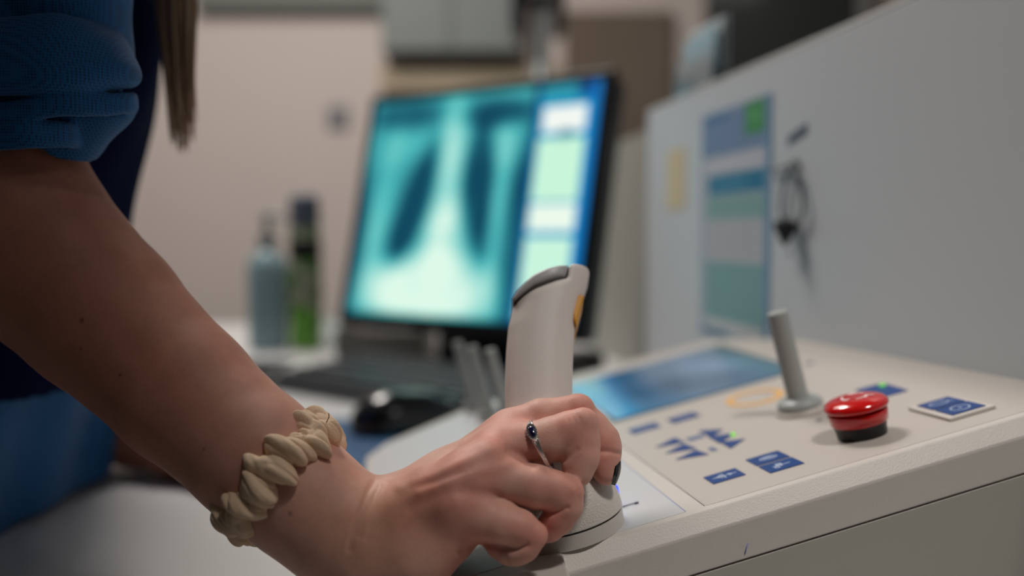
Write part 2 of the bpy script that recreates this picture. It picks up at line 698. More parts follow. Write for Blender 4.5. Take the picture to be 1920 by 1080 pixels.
# stand
st = empty('x', None, None)
bpy.data.objects.remove(st)
nk = W(868, 640, 1.36)
sx = A + wv * .21 + bv * .06 + uv_ * .08
MZ = MM.inverted()


def to_mon(p):
    return tuple(MZ @ Vector(p))


def world_box_parts(name, c, hx, hy, z0, z1, m, par, ax=wv, ay=nb, bev=.003):
    P = []
    for z in (z0, z1):
        for a, b in ((-1, -1), (1, -1), (1, 1), (-1, 1)):
            q = np.array([c[0], c[1], 0]) + a * hx * ax + b * hy * ay + np.array([0, 0, z])
            P.append(q)
    inv = par.matrix_world.inverted()
    v = [tuple(inv @ Vector(q)) for q in P]
    f = [(0, 3, 2, 1), (4, 5, 6, 7), (0, 1, 5, 4), (1, 2, 6, 5), (2, 3, 7, 6), (3, 0, 4, 7)]
    o = mesh(name, v, f, m, par)
    return bevel(o, bev)


world_box_parts('stand_neck', sx + nb * .02, .085, .018, .76, 1.0, mon_m, mon)
world_box_parts('stand_foot', sx - nb * .01, .115, .085, .7503, .764, mon_m, mon, bev=.005)

# ------------------------------------------------------------------ keyboard
kc = [on_level(*q, .765) for q in ((492, 706), (850, 760), (905, 702), (612, 668))]
kx = unit(kc[1] - kc[0])
ky = unit(np.cross([0, 0, 1], kx))
KM = Matrix(((kx[0], ky[0], 0, kc[0][0]), (kx[1], ky[1], 0, kc[0][1]), (0, 0, 1, .7502), (0, 0, 0, 1)))
kb = empty('keyboard', 'black computer keyboard lying on the desk in front of the monitor', 'keyboard', KM)
kw, kd = .40, .165
o = mesh('keyboard_case', [(0, 0, 0), (kw, 0, 0), (kw, kd, 0), (0, kd, 0), (0, 0, .013), (kw, 0, .013), (kw, kd, .024), (0, kd, .024)],
         [(0, 3, 2, 1), (4, 5, 6, 7), (0, 1, 5, 4), (1, 2, 6, 5), (2, 3, 7, 6), (3, 0, 4, 7)], mat('keyboard_black', lin(46, 48, 52), .5), kb)
bevel(o, .003)
key_m = mat('key_black', lin(54, 57, 62), .4)
kproto = None
for r in range(6):
    y0 = .014 + r * .0245
    n = 18
    for c in range(n):
        if r == 0 and 4 < c < 9: continue
        w = .0182
        x0 = .012 + c * .0209
        x1 = x0 + w
        if r == 0 and c == 4: x1 = x0 + w + .0209 * 4
        if kproto is None or (r == 0 and c == 4):
            me_o = box('key', (-(x1 - x0) / 2, -.009, 0), ((x1 - x0) / 2, .009, .007), key_m, kb, bev=.0018)
            if kproto is None: kproto = me_o
            k = me_o
        else:
            k = kproto.copy()
            link(k)
            k.parent = kb
        k.location = ((x0 + x1) / 2, y0 + .009, .0132 + (y0 + .009) / kd * .011)

# ------------------------------------------------------------------ mouse pad, mouse
pc = [on_level(*q, .7505) for q in ((600, 905), (716, 905), (730, 798), (622, 798))]
padc = sum(pc) / 4


def padfn(u, v):
    c = np.zeros(u.shape + (3,)) + np.array([14, 84, 128.])
    c += (20 * np.sin(u * 9 + v * 5))[..., None]
    w = ell(u, v, .72, .45, .25, .22, .5, .8)[..., None]
    c = c * (1 - w) + np.array([30, 150, 150.]) * w
    return np.clip(c, 0, 255)


padt = picture('mouse_pad', (-.185, .735, .7503), (1, 0, 0), (0, 1, 0), .20, .235, 40, 40, padfn, painted('pad_print', .5), thick=.002)
tag(padt, 'blue printed mouse pad on the white desk behind the woman\'s wrist', 'mouse pad')

mc = on_level(765, 792, .7525)
ms = empty('computer_mouse', 'glossy black computer mouse on the desk beside the keyboard', 'mouse',
           Matrix.Translation((mc[0] + .004, mc[1] - .030, .7526)) @ Matrix.Rotation(math.radians(-62), 4, 'Z'))
Fm = Field((-.045, -.07, -.02), (.09, .14, .07), .0025)
Fm.cone(Fm.D, (0, -.028, .004), (0, .028, .004), .031, .028, .004)
Fm.cone(Fm.D, (0, -.02, .014), (0, .012, .012), .024, .022, .01)
wz = Fm.world()[..., 2]
Fm.D = np.maximum(Fm.D, -wz)
V, Q = Fm.surface()
o = fast_mesh('mouse_shell', relax(V, Q, 2), Q, mat('mouse_black', lin(16, 18, 22), .18, coat=.5), ms)
wheel_o = child(lathe('scroll_wheel', [(.009, -.003), (.010, 0), (.009, .003)], mat('wheel_grey', lin(70, 74, 78), .4), seg=24), ms)
wheel_o.matrix_local = Matrix.Translation((0, .032, .027)) @ Matrix.Rotation(math.pi / 2, 4, 'Y')

# ------------------------------------------------------------------ bottles at the back of the desk
def at_desk(x, y): return on_level(x, y, .75)


p = at_desk(504, 655)
bt = empty('pump_bottle', 'pale blue clear pump bottle at the back of the desk left of the green canister', 'bottle', (p[0], p[1], .7502))
child(lathe('bottle_body', [(.028, 0), (.032, .004), (.033, .02), (.033, .135), (.028, .152), (.013, .165), (.013, .176)],
            mat('blue_liquid_plastic', lin(150, 178, 186), .2, trans=.25, mottle=.05)), bt)
child(lathe('pump_head', [(.015, .1765), (.015, .190), (.006, .192), (.006, .214), (.010, .215), (.010, .224), (.004, .226)],
            mat('pump_grey', lin(160, 166, 166), .4)), bt)
child(tube('pump_spout', [(0, 0, .22), (.018, -.004, .221), (.032, -.008, .214)], .0045, MATS['pump_grey']), bt)

p = at_desk(574, 655)
can = empty('spray_canister', 'tall canister with green leafy label, black band and grey cap behind the desk', 'bottle', (p[0], p[1], .7502))
Rc = .0265


def wrap_paint(o, fn):
    co = np.zeros(len(o.data.vertices) * 3, np.float32)
    o.data.vertices.foreach_get('co', co)
    co = co.reshape(-1, 3)
    c = fn(np.arctan2(co[:, 1], co[:, 0]), co[:, 2]) / 255.0
    paint_colors(o, np.where(c <= .04045, c / 12.92, ((c + .055) / 1.055) ** 2.4))


def leafy(a, z):
    c = np.zeros((len(a), 3)) + np.array([92, 150, 60.])
    n = np.sin(a * 3 + z * 70) * np.sin(z * 110 - a * 4)
    n2 = np.sin(a * 5 - z * 90 + 2)
    c[n > .25] = (128, 164, 90)
    c[(n < -.45)] = (44, 92, 34)
    n3 = np.sin(a * 2 + z * 42 + 1.2 * np.sin(z * 90))
    c[n3 > .45] = (176, 182, 160)
    c[(n2 > .75) & (z > .05) & (z < .12)] = (60, 66, 30)
    c[(z < .07) & (n2 > .3)] = (120, 196, 60)
    return c


lab = lathe('label', [(Rc - .001, .002)] + [(Rc, .004 + k * .004) for k in range(37)] + [(Rc - .001, .150)], painted('leaf_print', .45), seg=72)
wrap_paint(lab, leafy)
child(lab, can)
child(lathe('black_band', [(Rc, .1505), (Rc, .178), (Rc - .001, .180)], bk), can)
ul = lathe('shoulder_label', [(Rc - .001, .1805)] + [(Rc - .001, .182 + .003 * k) for k in range(8)], painted('leaf_print_top', .45), seg=72)
wrap_paint(ul, lambda a, z: np.where((np.sin(a * 4 + z * 160) > 0)[:, None], np.array([130, 160, 96.]), np.array([190, 196, 180.])))
child(ul, can)
child(lathe('cap', [(Rc - .0015, .2035), (Rc - .0015, .236), (Rc - .004, .252), (Rc - .010, .256)], mat('cap_grey', lin(98, 108, 124), .4)), can)
p = at_desk(676, 650)
gl = empty('small_glass', 'small clear glass standing on the desk beside the monitor foot', 'glass', (p[0] - .06, p[1], .7502))
child(lathe('glass_wall', [(.020, 0), (.024, .002), (.027, .05), (.0265, .0505), (.0225, .006), (.002, .005)], mat('glass', (.9, .95, .95), .05, trans=.9)), gl)

tr0, tr1 = on_level(628, 672), on_level(800, 672)  # added low box, stands in for the shade behind the monitor foot
block = empty('shade_block', 'added low grey tray lying on the desk behind the left foot of the monitor', 'block', (tr0[0], tr0[1], .7502))
tm = mat('block_grey', lin(104, 102, 98), .6)
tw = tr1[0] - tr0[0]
child(box('block_floor', (0, 0, 0), (tw, .20, .004), tm, bev=.001), block)
child(box('block_wall', (0, 0, .0041), (tw, .004, .042), tm, bev=.001), block)
child(box('block_wall', (0, .0041, .0041), (.004, .20, .042), tm, bev=.001), block)
child(box('block_wall', (tw - .004, .0041, .0041), (tw, .20, .042), tm, bev=.001), block)
child(box('block_lid', (.002, .006, .0425), (tw - .002, .198, .0465), mat('block_dark', lin(70, 66, 62), .6), bev=.001), block)
q_ = on_level(1092, 690)
tag(lathe('black_dock', [(.030, 0), (.032, .003), (.031, .020), (.024, .025), (.002, .026)], bk, M=Matrix.Translation((q_[0], q_[1], .7502))),
    'small round black device on the desk beyond the far edge of the console', 'device')

# ================================================================== THE PARTITION WITH ITS PAPERS
b0 = CO + D1 * .187
dh = unit([D2[0], D2[1], 0])
bn = np.array([dh[1], -dh[0], 0])              # points into the board, away from the operator
if bn[0] < 0: bn = -bn


def on_board(x, y):
    r = ray(x, y)
    return CAM + r * ((b0 - CAM).dot(bn) / r.dot(bn))


BM = Matrix(((dh[0], bn[0], 0, b0[0]), (dh[1], bn[1], 0, b0[1]), (0, 0, 1, 0), (0, 0, 0, 1)))


def bl(x, y):
    v = on_board(x, y) - b0
    return v.dot(dh), on_board(x, y)[2]


tend = bl(1213, 400)[0]
board = empty('partition_screen', 'tall white partition panel standing behind the console with papers stuck on it', 'partition', BM)
white_m = mat('partition_white', lin(204, 209, 214), .42, mottle=.015, mscale=4)
child(box('panel', (-.20, .0, .7505), (tend, .022, 1.0795), white_m, bev=.0015), board)
child(box('edge_strip', (-.20, -.0001, 1.0795), (tend, .0221, 1.0835), mat('edge_white', lin(214, 214, 212), .4), bev=.0008), board)
# second panel further back
b2 = empty('rear_partition', 'second grey white partition panel standing beyond the first, beside the monitor', 'partition', BM)
child(box('panel', (tend + .012, .05, .7505), (tend + .62, .07, 1.079), mat('partition_rear', lin(146, 149, 142), .5), bev=.0015), b2)

# poster
def poster_fn(u, v):
    c = np.zeros(u.shape + (3,)) + np.array([196, 200, 206.])
    def band(v0, v1, col, u0=.1, u1=.97):
        w = (S(v, v0 - .004, v0 + .004) * (1 - S(v, v1 - .004, v1 + .004)) * S(u, u0 - .01, u0 + .01) * (1 - S(u, u1 - .01, u1 + .01)))[..., None]
        c[:] = c * (1 - w) + np.array(col, float) * w
    band(-.1, 1.1, (112, 150, 184), -.1, 1.1)
    band(.01, .995, (176, 184, 196), .02, .93)
    band(.80, .99, (118, 142, 178), .02, .93)
    band(.955, .985, (70, 120, 165), .05, .40)
    band(.86, .99, (66, 146, 84), .66, .92)
    band(.90, .96, (90, 170, 104), .72, .86)
    band(.725, .795, (196, 198, 208), .06, .93)
    band(.63, .715, (28, 118, 158), .12, .93)
    band(.665, .68, (90, 160, 190), .2, .7)
    band(.52, .62, (132, 172, 170), .10, .93)
    band(.34, .515, (186, 188, 194), .12, .90)
    for k in range(6):
        band(.365 + k * .025, .370 + k * .025, (160, 164, 172), .18, .82)
    band(.075, .33, (124, 168, 172), .08, .93)
    band(.03, .075, (196, 202, 206), .08, .93)
    band(.0, .028, (64, 128, 160), .05, .45)
    return np.clip(c, 0, 255)


s0, z1 = bl(1318, 215)
s1, _ = bl(1449, 175)
z0 = .846
# poster u runs towards the camera: right in the photo
po = picture('poster', (s1, -.0003, z0), (1, 0, 0), (0, 0, 1), s0 - s1, 1.054 - z0, 60, 200, lambda u, v: poster_fn(1 - u, v), painted('poster_print', .5), board, .0004)
po.parent = None
po.matrix_world = BM
tag(po, 'tall blue and teal printed instruction poster taped to the white partition', 'poster')
po_c = None
sa, za = bl(1252, 278)
sb, zb = bl(1284, 398)
nt_ = box('sticky_note', (sb, -.0006, zb + .004), (sa, -.0001, za - .004), mat('note_yellow', lin(212, 198, 164), .7, mottle=.08, mscale=60))
nt_.matrix_world = BM
tag(nt_, 'narrow faded yellow note stuck on the white partition left of the poster', 'note')
# marker doodle and hanging wire loop with a dark plug
sa, za = bl(1478, 264)
sb, zb = bl(1514, 240)
mk = prism('marker_smudge', [(sa, za - .004), (sb, zb - .004), (sb, zb + .004), (sa, za + .003)], .0001, .0004, mat('ink_blue_grey', lin(70, 92, 108), .6))
mk.matrix_world = BM @ Matrix(((1, 0, 0, 0), (0, 0, -1, 0), (0, 1, 0, 0), (0, 0, 0, 1)))
tag(mk, 'short smudged blue grey ink stroke on the partition above the hanging cable', 'ink mark')
cab_o = empty('hanging_cable', 'thin grey cable loop with a black plug hanging on the partition right of the poster', 'cable', BM)
pts = [bl(*q) for q in ((1494, 312), (1484, 330), (1476, 360), (1473, 395), (1480, 425), (1492, 442), (1506, 425), (1516, 395), (1515, 360), (1506, 330), (1496, 312))]
child(tube('cable_loop', [(a, -.004, z) for a, z in pts], .0016, mat('cable_grey', lin(92, 100, 106), .5), seg=8), cab_o)
pts = [bl(*q) for q in ((1450, 318), (1470, 316), (1494, 312))]
child(tube('cable_tail', [(a, -.003, z) for a, z in pts], .0013, MATS['cable_grey'], seg=8), cab_o)
a0 = bl(1494, 432)
plug_o = child(lathe('plug', [(.001, -.012), (.004, -.007), (.008, .001), (.009, .006), (.003, .009)], bk, seg=20, M=None), cab_o)
plug_o.location = (a0[0], -.0093, a0[1])
child(tube('cable_end', [(a0[0], -.006, a0[1] - .015), (bl(1490, 480)[0], -.003, bl(1490, 480)[1])], .001, MATS['cable_grey'], seg=6), cab_o)
hook_o = child(lathe('hook', [(.006, 0), (.006, .002), (.0022, .003), (.0022, .008)], MATS['steel_grey'], seg=16), cab_o)
hook_o.matrix_local = Matrix.Translation((bl(1494, 312)[0], 0, bl(1494, 312)[1])) @ Matrix.Rotation(math.pi / 2, 4, 'X')

# clear plastic holder with leaflets hooked over the top edge
hs0, _ = bl(1262, 190)
hs1, _ = bl(1330, 170)
hold = empty('leaflet_holder', 'clear plastic holder with folded leaflets hooked on the top edge of the partition', 'holder', BM)
pw = (hs0 - hs1)
clear = mat('clear_plastic', lin(190, 205, 210), .12, trans=.7)
child(box('holder_back', (hs1, .0185, 1.0838), (hs0, .0200, 1.150), clear), hold)
child(box('holder_front', (hs1, .0020, 1.0838), (hs0, .0035, 1.118), clear), hold)
child(box('holder_base', (hs1, .0036, 1.0838), (hs0, .0184, 1.0850), clear), hold)
lf = [((196, 206, 208), .0155, 0, .064, -4), ((160, 190, 202), .011, .003, .056, 6), ((96, 150, 176), .0065, -.001, .024, 0)]
for i, (c, yy, dx, hh, an) in enumerate(lf):
    o = box('leaflet', (-pw * .42, -.0008, 0), (pw * .42, .0008, hh), mat('leaflet_%d' % i, lin(*c), .6), bev=.0003)
    o.matrix_world = BM @ Matrix.Translation(((hs0 + hs1) / 2 + dx, yy, 1.0860)) @ Matrix.Rotation(math.radians(an * .4), 4, 'Y')
    tag(o, ['tall off-white leaflet at the back of the clear holder', 'pale grey blue leaflet leaning in the middle of the clear holder',
            'short blue leaflet at the front of the clear holder'][i], 'leaflet', 'leaflets in the clear holder')
# ================================================================== THE CONTROL CONSOLE
con = empty('control_console', 'sloping off-white control console with joysticks, blue keys and a red stop button', 'console', CONSOLE)
plast = mat('console_plastic', lin(190, 183, 176), .36, bump=.12, bscale=1800, mottle=.015, mscale=20)
rim_m = mat('console_rim', lin(200, 194, 188), .42, bump=.12, bscale=1500)
side_m = mat('console_side', lin(180, 174, 166), .5, bump=.2, bscale=900)
low_m = mat('console_lower', lin(168, 166, 158), .5, mottle=.03, mscale=8)
DESKZ = .7505


def drop(s, t):
    """local height at which the point (s, t) of the console meets the desk"""
    base = CO + D1 * s + D2 * t
    return (DESKZ - base[2]) / NN[2]


def loft_rings(name, rings, m, bev=0, cap=True):
    n = len(rings[0])
    v = [p for r in rings for p in r]
    f = []
    for i in range(len(rings) - 1):
        for k in range(n):
            k2 = (k + 1) % n
            f.append((i * n + k, (i + 1) * n + k, (i + 1) * n + k2, i * n + k2))
    if cap:
        f.append(list(range(n)))
        f.append(list(reversed(range((len(rings) - 1) * n, len(rings) * n))))
    o = mesh(name, v, f, m, con)
    if bev: bevel(o, bev)
    return o


def inset(poly, d):
    """offset a convex CCW polygon inwards by d"""
    n = len(poly)
    out = []
    P = [np.array(p[:2], float) for p in poly]
    for i in range(n):
        a, b, c = P[i - 1], P[i], P[(i + 1) % n]
        u, w = unit(b - a), unit(c - b)
        n1, n2 = np.array([-u[1], u[0]]), np.array([-w[1], w[0]])
        q = unit(n1 + n2)
        out.append(b + q * d / max(.3, q.dot(n1)))
    return out


xr = .1865
outline = [(-.150, -.045), (-.066, -.045), (-.0658, -.0105), (xr, -.0105), (xr, .300), (.160, .398), (.031, .409), (-.062, .388), (-.135, .335), (-.150, .300)]
chamf = [(-.1475, -.0425), (-.0685, -.0425), (-.0645, -.0045), (xr, -.0045), (xr, .298), (.158, .394), (.031, .4055), (-.0615, .3845), (-.1325, .332), (-.147, .299)]
r0 = [(p[0], p[1], 0) for p in chamf]
r1 = [(p[0], p[1], -.0072) for p in outline]
r2 = [(p[0], p[1], -.0230) for p in outline]
loft_rings('console_top', [r0, r1, r2], rim_m, bev=.0009)
gro = [(q[0], q[1]) for q in inset(outline, .0005)]
loft_rings('seam', [[(p[0], p[1], -.0231) for p in gro], [(p[0], p[1], -.0235) for p in gro]], mat('seam_dark', lin(92, 80, 74), .7))
low = [(p[0], p[1]) for p in outline]
loft_rings('console_base', [[(p[0], p[1], -.0236) for p in low], [(p[0], p[1], drop(*p)) for p in low]], low_m, bev=.0003)
# membrane sheet on the top
T = .0001
sheet = [(.0008, -.0002), (xr - .001, -.0002), (xr - .001, .296), (.156, .389), (.018, .3935), (.0008, .388)]
o = prism('key_sheet', sheet, -.0002, T, plast, con)
sheet2 = [(-.0085, -.0003), (-.0085, .383), (-.060, .372), (-.128, .326), (-.142, .296), (-.142, -.0003)]
prism('joystick_sheet', sheet2[::-1], -.0002, T, mat('glossy_sheet', lin(194, 195, 198), .38), con)
line_m = mat('line_dark', lin(70, 60, 60), .6)
blue_line = mat('line_blue', lin(120, 130, 175), .6)
prism('printed_line', [(-.0001, .0), (.0002, .0), (.0002, .190), (-.0001, .190)], 0, .00016, line_m, con)
prism('printed_line', [(-.0088, .0), (-.0084, .0), (-.0084, .190), (-.0088, .190)], 0, .00016, blue_line, con)
prism('printed_line', [(.003, -.0004), (xr, -.0004), (xr, -.0002), (.003, -.0002)], -.0001, .00012, mat('line_brown', lin(176, 166, 158), .6), con)


def plane_poly(name, px, m, h0=T, h1=T + .0004, par=con):
    P = [LC(*q)[:2] for q in px]
    return prism(name, P, h0, h1, m, par)


# display
scr = [(.0135, .1975), (.128, .1975), (.146, .3575), (.0255, .3575)]
scr = [(.014, .198), (.137, .198), (.145, .357), (.0255, .357)]
frame_m = mat('display_frame', lin(78, 92, 96), .5)
prism('display_frame', [(.011, .195), (.140, .195), (.1475, .3595), (.023, .3600)], T, T + .0006, frame_m, con)


def disp(u, v):
    base = np.array([112, 140, 170.])
    c = np.zeros(u.shape + (3,)) + base
    c += (18 * np.sin(u * 7 + v * 4) + 10 * np.sin(v * 11 + u * 3))[..., None]
    w = (1 - S(u, .0, .26))[..., None]  # bright cyan reflection at the left end, painted into the display
    c = c * (1 - w) + np.array([40, 165, 222.]) * w
    w = (G(u, .30, .12) * .5)[..., None]
    c = c * (1 - w) + np.array([30, 110, 165.]) * w
    w = (S(u, .82, .95) * .5)[..., None]
    c = c * (1 - w) + np.array([90, 130, 140.]) * w
    for a, b in ((.35, .55), (.6, .3), (.75, .7)):
        w = (ell(u, v, a, b, .09, .12, 0, .6) * .3)[..., None]
        c = c * (1 - w) + np.array([120, 150, 185.]) * w
    return np.clip(c, 0, 255)


dsp = picture('display', (.014, .198, T + .0006), (1, 0, 0), (0, 1, 0), .124, .159, 80, 80, disp, painted('display_picture', .12, emission=.50, base=0), con, .0006)

navy = mat('key_blue', lin(16, 62, 128), .35)
paleink = mat('key_symbol', lin(190, 205, 225), .5)


def sym_strokes(key, strokes, h=T + .0004, w=.00028):
    """pale line symbols printed on a key"""
    vs, fs = [], []
    for st_ in strokes:
        for i in range(len(st_) - 1):
            a, b = np.array(st_[i], float), np.array(st_[i + 1], float)
            if np.linalg.norm(b - a) < 1e-7: continue
            t = unit(b - a)
            nrm = np.array([-t[1], t[0]]) * w
            k = len(vs)
            for zz in (h - .0001, h + .0001):
                for q in (a - nrm, b - nrm, b + nrm, a + nrm):
                    vs.append((q[0], q[1], zz))
            fs += [(k + 4, k + 5, k + 6, k + 7), (k + 3, k + 2, k + 1, k), (k, k + 1, k + 5, k + 4), (k + 2, k + 3, k + 7, k + 6), (k + 1, k + 2, k + 6, k + 5), (k + 3, k, k + 4, k + 7)]
    o = mesh('symbol', vs, fs, paleink)
    o.parent = key
    return o


def key(s0, t0, s1, t1, h=T):
    o = box('key', (s0, t0, h), (s1, t1, h + .0004), navy, con)
    return o


def circ(cx, cy, r, n=16, a0=0, a1=2 * math.pi, ry=None):
    ry = ry or r
    return [(cx + r * math.cos(a0 + (a1 - a0) * i / n), cy + ry * math.sin(a0 + (a1 - a0) * i / n)) for i in range(n + 1)]


k1 = key(.0132, .0238, .0290, .0370)
sym_strokes(k1, [[(.0155, .0304), (.0270, .0304)], [(.0195, .0280), (.0195, .0328)], [(.0208, .0270), (.0208, .0338)], [(.0232, .0290), (.0250, .0304), (.0232, .0318)], circ(.0185, .0304, .0010)], T + .0004)
k2s, k2t = .0365, .0238
P = [LC(*q)[:2] for q in ((1423, 876), (1484, 859), (1507, 868), (1446, 888))]
s_a, t_a = P[3][0] - .0003, P[3][1]
k2 = key(s_a, t_a, s_a + .0165, t_a + .0130)
sym_strokes(k2, [[(s_a + .004, t_a + .0065), (s_a + .0125, t_a + .0065)], [(s_a + .0065, t_a + .0035), (s_a + .0065, t_a + .0095)], [(s_a + .0080, t_a + .0045), (s_a + .0080, t_a + .0085)], circ(s_a + .0055, t_a + .0045, .0011), circ(s_a + .0078, t_a + .0080, .0011)])
k3 = key(s_a, t_a + .0150, s_a + .0165, t_a + .0285)
sym_strokes(k3, [circ(s_a + .0085, t_a + .0215, .0042, ry=.0020), [(s_a + .0055, t_a + .0215), (s_a + .0115, t_a + .0215)], [(s_a + .0065, t_a + .0228), (s_a + .0105, t_a + .0228)]])
# small bars near the display
P = LC(1208, 805)
for (x, y) in ((1208, 804), (1282, 784)):
    P = LC(x, y)
    kq = key(P[0] - .0085, P[1] - .0065, P[0] + .0085, P[1] + .0065)
    sym_strokes(kq, [[(P[0] - .005, P[1]), (P[0] + .005, P[1])]])
# arrow keys
tri = [((1370, 842), (1350, 830), (1397, 824)), ((1349, 832), (1328, 820), (1380, 813)), ((1333, 821), (1310, 809), (1356, 806)),
       ((1329, 853), (1305, 845), (1268, 863)), ((1306, 842), (1283, 833), (1248, 851)), ((1284, 830), (1265, 822), (1230, 840))]
trs = []
for i in range(3):                              # pointing up the slope
    a = LC(1358, 837)[:2] if 0 else None
for q in tri:
    P = [LC(*w)[:2] for w in q]
    trs.append(P)
    prism('arrow_key', P, T, T + .0004, navy, con)
for (x0, y0, x1, y1) in ((1338, 845, 1335, 841), (1296, 826, 1312, 817)):
    a, b = LC(x0, y0), LC(x1, y1)
    box('printed_mark', (min(a[0], b[0]) - .0012, min(a[1], b[1]) - .0016, T), (max(a[0], b[0]) + .0012, max(a[1], b[1]) + .0016, T + .0002), mat('ink_grey', lin(92, 108, 140), .6), con)
green_on = mat('led_green', lin(110, 200, 60), .3, emit=lin(120, 225, 70), es=.6)
P = LC(1375, 817)
child(lathe('indicator_light', [(.0014, T), (.0014, .0012), (.0006, .0016)], green_on, seg=20), con).location = (P[0], P[1], 0)
# orange ring round the zoom area
P = LC(1415, 746)
vs, fs = [], []
for k in range(64):
    a = 2 * math.pi * k / 64
    for r_, zz in ((.0150, T), (.0150, T + .0004), (.0190, T + .0004), (.0190, T)):
        vs.append((P[0] + r_ * .88 * math.cos(a), P[1] + r_ * 1.0 * math.sin(a), zz))
for k in range(64):
    for j in range(4):
        a, b = 4 * k + j, 4 * k + (j + 1) % 4
        c, d = (4 * (k + 1) + j) % 256, (4 * (k + 1) + (j + 1) % 4) % 256
        fs.append((a, b, d, c))
mesh('orange_ring', vs, fs, mat('orange_print', lin(226, 172, 84), .5), con)
# switch plate on the right with its two keys
pl = box('switch_plate', (.1258, .0140, T), (.1494, .0485, T + .0016), rim_m, con, bev=.0003)
for t0 in (.0168, .0322):
    k = box('key', (.1292, t0, T + .0016), (.1462, t0 + .0136, T + .0021), navy, pl)
    cx, cy = .1377, t0 + .0068
    s_ = [circ(cx, cy, .0044, ry=.0040), circ(cx, cy, .0006)] if t0 < .02 else [circ(cx - .001, cy, .0048, ry=.0026), [(cx + .002, cy + .003), (cx + .0055, cy - .002)]]
    sym_strokes(k, s_, T + .0021)
# key behind the red button with green light
P = [LC(*q)[:2] for q in ((1603, 733), (1655, 719), (1703, 733), (1650, 748))]
prism('key', P, T, T + .0004, navy, con)
P = LC(1655, 725)
child(lathe('indicator_light', [(.0017, T), (.0017, .0014), (.0006, .0018)], green_on, seg=20), con).location = (P[0], P[1], 0)
# tiny printed marks near the small stick
for (x, y, w, h_) in ((1536, 789, .0026, .002), (1518, 682, .005, .005), (1440, 745, .0012, .0012)):
    P = LC(x, y)
    box('printed_mark', (P[0] - w / 2, P[1] - h_ / 2, T), (P[0] + w / 2, P[1] + h_ / 2, T + .0003), mat('ink_dark', lin(52, 78, 96), .6), con)
# pen mark on the side and arrows drawn by the big joystick
def pen(name, pts_local, w, m, nrm=(0, 0, 1)):
    o = tube(name, pts_local, w, m, con, seg=6)
    return o


ink = mat('pen_ink', lin(40, 38, 84), .5)
def pl_(x, y, h=.0005): 
    q = LC(x, y, h); return (q[0], q[1], q[2])


pen('pen_mark', [pl_(1168, 950), pl_(1180, 946), pl_(1195, 942)], .00022, ink)
pen('pen_mark', [pl_(1190, 944), pl_(1197, 942)], .0005, ink)
prism('pen_mark', [LC(1088, 1008)[:2], LC(1090, 1007)[:2], LC(1098, 1014)[:2], LC(1096, 1015)[:2]], 0, .0005, ink, con)
prism('pen_mark', [LC(1089, 1013)[:2], LC(1089, 1015)[:2], LC(1096, 1015.5)[:2], LC(1096, 1013.5)[:2]], 0, .0005, ink, con)
prism('pen_mark', [LC(1096, 1015)[:2], LC(1098, 1014)[:2], LC(1097, 1007)[:2], LC(1095, 1007.5)[:2]], 0, .0005, ink, con)
pen('pen_mark', [to_local(W(1396, 1038, .4)) * [1, 0, 1] + [0, -.0106, 0], to_local(W(1402, 1018, .4)) * [1, 0, 1] + [0, -.0106, 0]], .0003, mat('pen_faint', lin(140, 140, 190), .6))
bpy.data.objects[-1] if False else None

# --- red stop button
red = mat('stop_red', lin(196, 12, 10), .16, coat=.6)
RB = LC(1617, 815)
k_ = 1.0
sb = lathe('stop_button', [(.0114, T), (.0117, .0030), (.0122, .0056), (.0126, .0062)], mat('button_black', lin(14, 14, 16), .35), con, seg=64)
sb.location = (RB[0], RB[1], 0)
o = lathe('red_cap', [(.0126, .0063), (.0133, .0070), (.0138, .0112), (.0137, .0118)] + [(.0149 * math.cos(math.radians(q)) ** .55, .0145 + (.0042 if q > 0 else .0028) * math.sin(math.radians(q))) for q in (-50, -35, -20, -8, 0, 8, 16, 26, 36, 46, 56, 66, 74, 81, 86, 89)], red, sb, seg=96)
o = sym_strokes(sb, [circ(0, 0, .0055, 20, .2, 1.6), circ(0, 0, .0055, 20, 2.3, 3.7), circ(0, 0, .0055, 20, 4.4, 5.8), [(.0042, .0052), (.0010, .0066), (.0014, .0040)], [(-.0062, .0010), (-.0060, -.0030), (-.0034, -.0016)], [(.0020, -.0066), (.0050, -.0040), (.0064, -.0066)]], .0187, .0005)
o.name = 'arrow_symbol'
o.data.materials.clear()
o.data.materials.append(mat('white_print', lin(235, 205, 205), .4))

# --- small grey joysticks
gj = mat('joystick_grey', lin(160, 165, 164), .38)
gs = mat('joystick_stick', lin(160, 164, 161), .45, bump=.1, bscale=1500)


def small_stick(x, y, h=.047, tiltx=-.02, tilty=0, r=.0061, proto=None):
    P = LC(x, y)
    if proto:
        c = proto.copy()
        link(c)
        c.parent = con
        c.location = (P[0], P[1], 0)
        for ch in proto.children:
            d = ch.copy()
            link(d)
            d.parent = c
        c.rotation_euler = (tilty, tiltx, 0)
        return c
    o = lathe('small_joystick', [(.0118, .0030), (.0122, .0040), (.0118, .0060), (.0098, .0078), (.0066, .0084)], gj, con, seg=64)
    o.location = (P[0], P[1], 0)
    lathe('stick', [(r, .0085), (r - .0004, .0100), (r - .0006, .0085 + h), (r - .0012, .0085 + h + .0006), (.0005, .0085 + h + .0007)], gs, o, seg=48)
    lathe('base_ring', [(.0135, T), (.0135, .0018), (.0124, .0029)], rim_m, o, seg=64)
    o.rotation_euler = (tilty, tiltx, 0)
    return o


js = small_stick(1503, 772)
for x, y in ((892, 768), (921, 786), (957, 800)):
    small_stick(x, y, proto=js).scale = (.74, .74, 1.0)

